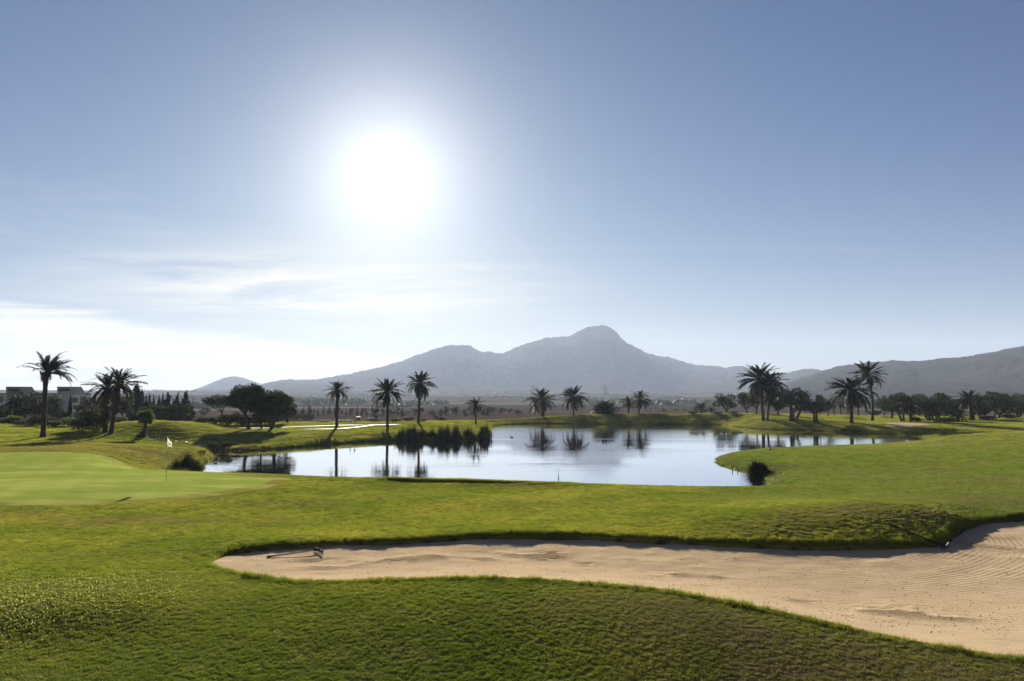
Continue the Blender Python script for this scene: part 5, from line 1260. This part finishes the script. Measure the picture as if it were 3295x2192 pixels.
def sapling(label, u, v, hpx):
    b = basept(u, v); h = hpx * b[1] / F; root = empty('sapling', b); tag(root, label, 'sapling')
    MB().tube([(0, 0, -.1), (.02, 0, h * .9)], [.025, .015], 6).build('trunk', M_bark2, root)
    place_crown('olive', 1, root, (0, 0, h * .85), (h * .2, h * .2, h * .28), 1)
sapling('left one of two tiny staked trees by the pale paths', 1128, 1373, 16); sapling('right one of two tiny staked trees by the pale paths', 1142, 1374, 18); sapling('tiny staked sapling on the lawn below the left villa', 47, 1375, 20)
M_duck = simple('duck_feathers', (.035, .03, .028), .6, .3, .3, 20); M_bird = simple('white_feathers', (.75, .74, .70), .6, .2, .05, 20)
def bird(label, p, s, face, body, cat='duck', legs=False):
    root = empty('duck' if cat == 'duck' else 'bird', p, face); tag(root, label, cat)
    z0 = .12 * s if legs else .03 * s
    m = MB().tube([(-.30*s, 0, z0+.10*s), (-.22*s, 0, z0+.06*s), (-.08*s, 0, z0+.03*s), (.08*s, 0, z0+.03*s), (.18*s, 0, z0+.07*s), (.215*s, 0, z0+.16*s), (.235*s, 0, z0+.23*s), (.27*s, 0, z0+.25*s), (.31*s, 0, z0+.24*s)], [.01*s, .05*s, .095*s, .10*s, .07*s, .035*s, .045*s, .045*s, .02*s], 9)
    m.build('body', body, root, smooth=True); MB().tube([(.30*s, 0, z0+.24*s), (.36*s, 0, z0+.225*s)], [.018*s, .008*s], 5).build('beak', M_stake, root)
    if legs:
        for k in (-.03, .03): MB().tube([(0, k*s, -.01), (.01, k*s, z0)], .008*s, 5).build('leg', M_stk2, root)
bird('duck swimming alone at the left end of the pond', at_z(693, 1492, WATER_Z), .6, PI, M_duck)
bird('duck in open water right of the reed beds', at_z(1647, 1408, WATER_Z), .85, PI, M_duck)
bird('duck near the right tip of the pond, facing right', at_z(2951, 1411, WATER_Z), .85, 0, M_duck)
bird('duck off the grassy far point, below the olive clump', at_z(2387, 1393, WATER_Z), .7, PI, M_duck)
p = ghit(1757, 1560); p = np.array([p[0], p[1], B2Z + .02]); bird('white bird standing in the small crest bunker', p, .62, 2.4, M_bird, 'bird', True)
# low far farm buildings on the plain
for i, (u, v, D, w, lab) in enumerate([(1030,1292,1500,9,'tiny white farmhouse on the plain left of the slender palm'), (1590,1264,2300,8,'tiny pale farm shed under the mountain, left of the pylon'), (2080,1264,2300,16,'long pale greenhouse at the mountain foot'), (2200,1288,1300,12,'long low shed on the plain left of the olive row'), (1000,1287,1700,6,'small pale house left of the tiny farmhouse')]):
    b = at_y(u, v, D); b[2] = gz(b[0], b[1]); s = w * D / F; root = empty('farmhouse', b); tag(root, lab, 'building')
    MB().box((-s/2, -3, -1), (s/2, 3, 3.2)).build('wall', M_wall, root); MB().prism([(-s/2-.3, 3.2), (s/2+.3, 3.2), (s/2-.5, 4.6), (-s/2+.5, 4.6)], -3.2, 3.2).build('roof', M_roof, root)
    MB().box((-s*.2, -3.1, 0), (-s*.2+1.1, -3.02, 2.2)).build('door', M_dark, root); MB().box((s*.15, -3.1, 1), (s*.15+1.2, -3.02, 2.2)).build('window', M_glass, root)
#@@END2@@
# ------------------------------------------------------------------ haze: the air over the plain
hb = MB().box((-9500, -300, -9.0), (9500, 6200, 445.0))
def b_haze(nt, out):
    v = nt.new('ShaderNodeVolumePrincipled'); v.inputs['Color'].default_value = (0.60, 0.72, 0.95, 1)
    v.inputs['Density'].default_value = HAZE; v.inputs['Anisotropy'].default_value = 0.2
    nt.l.new(v.outputs[0], out.inputs['Volume'])
hz_o = hb.build('haze', mat('haze_air', b_haze)); tag(hz_o, kind='stuff')
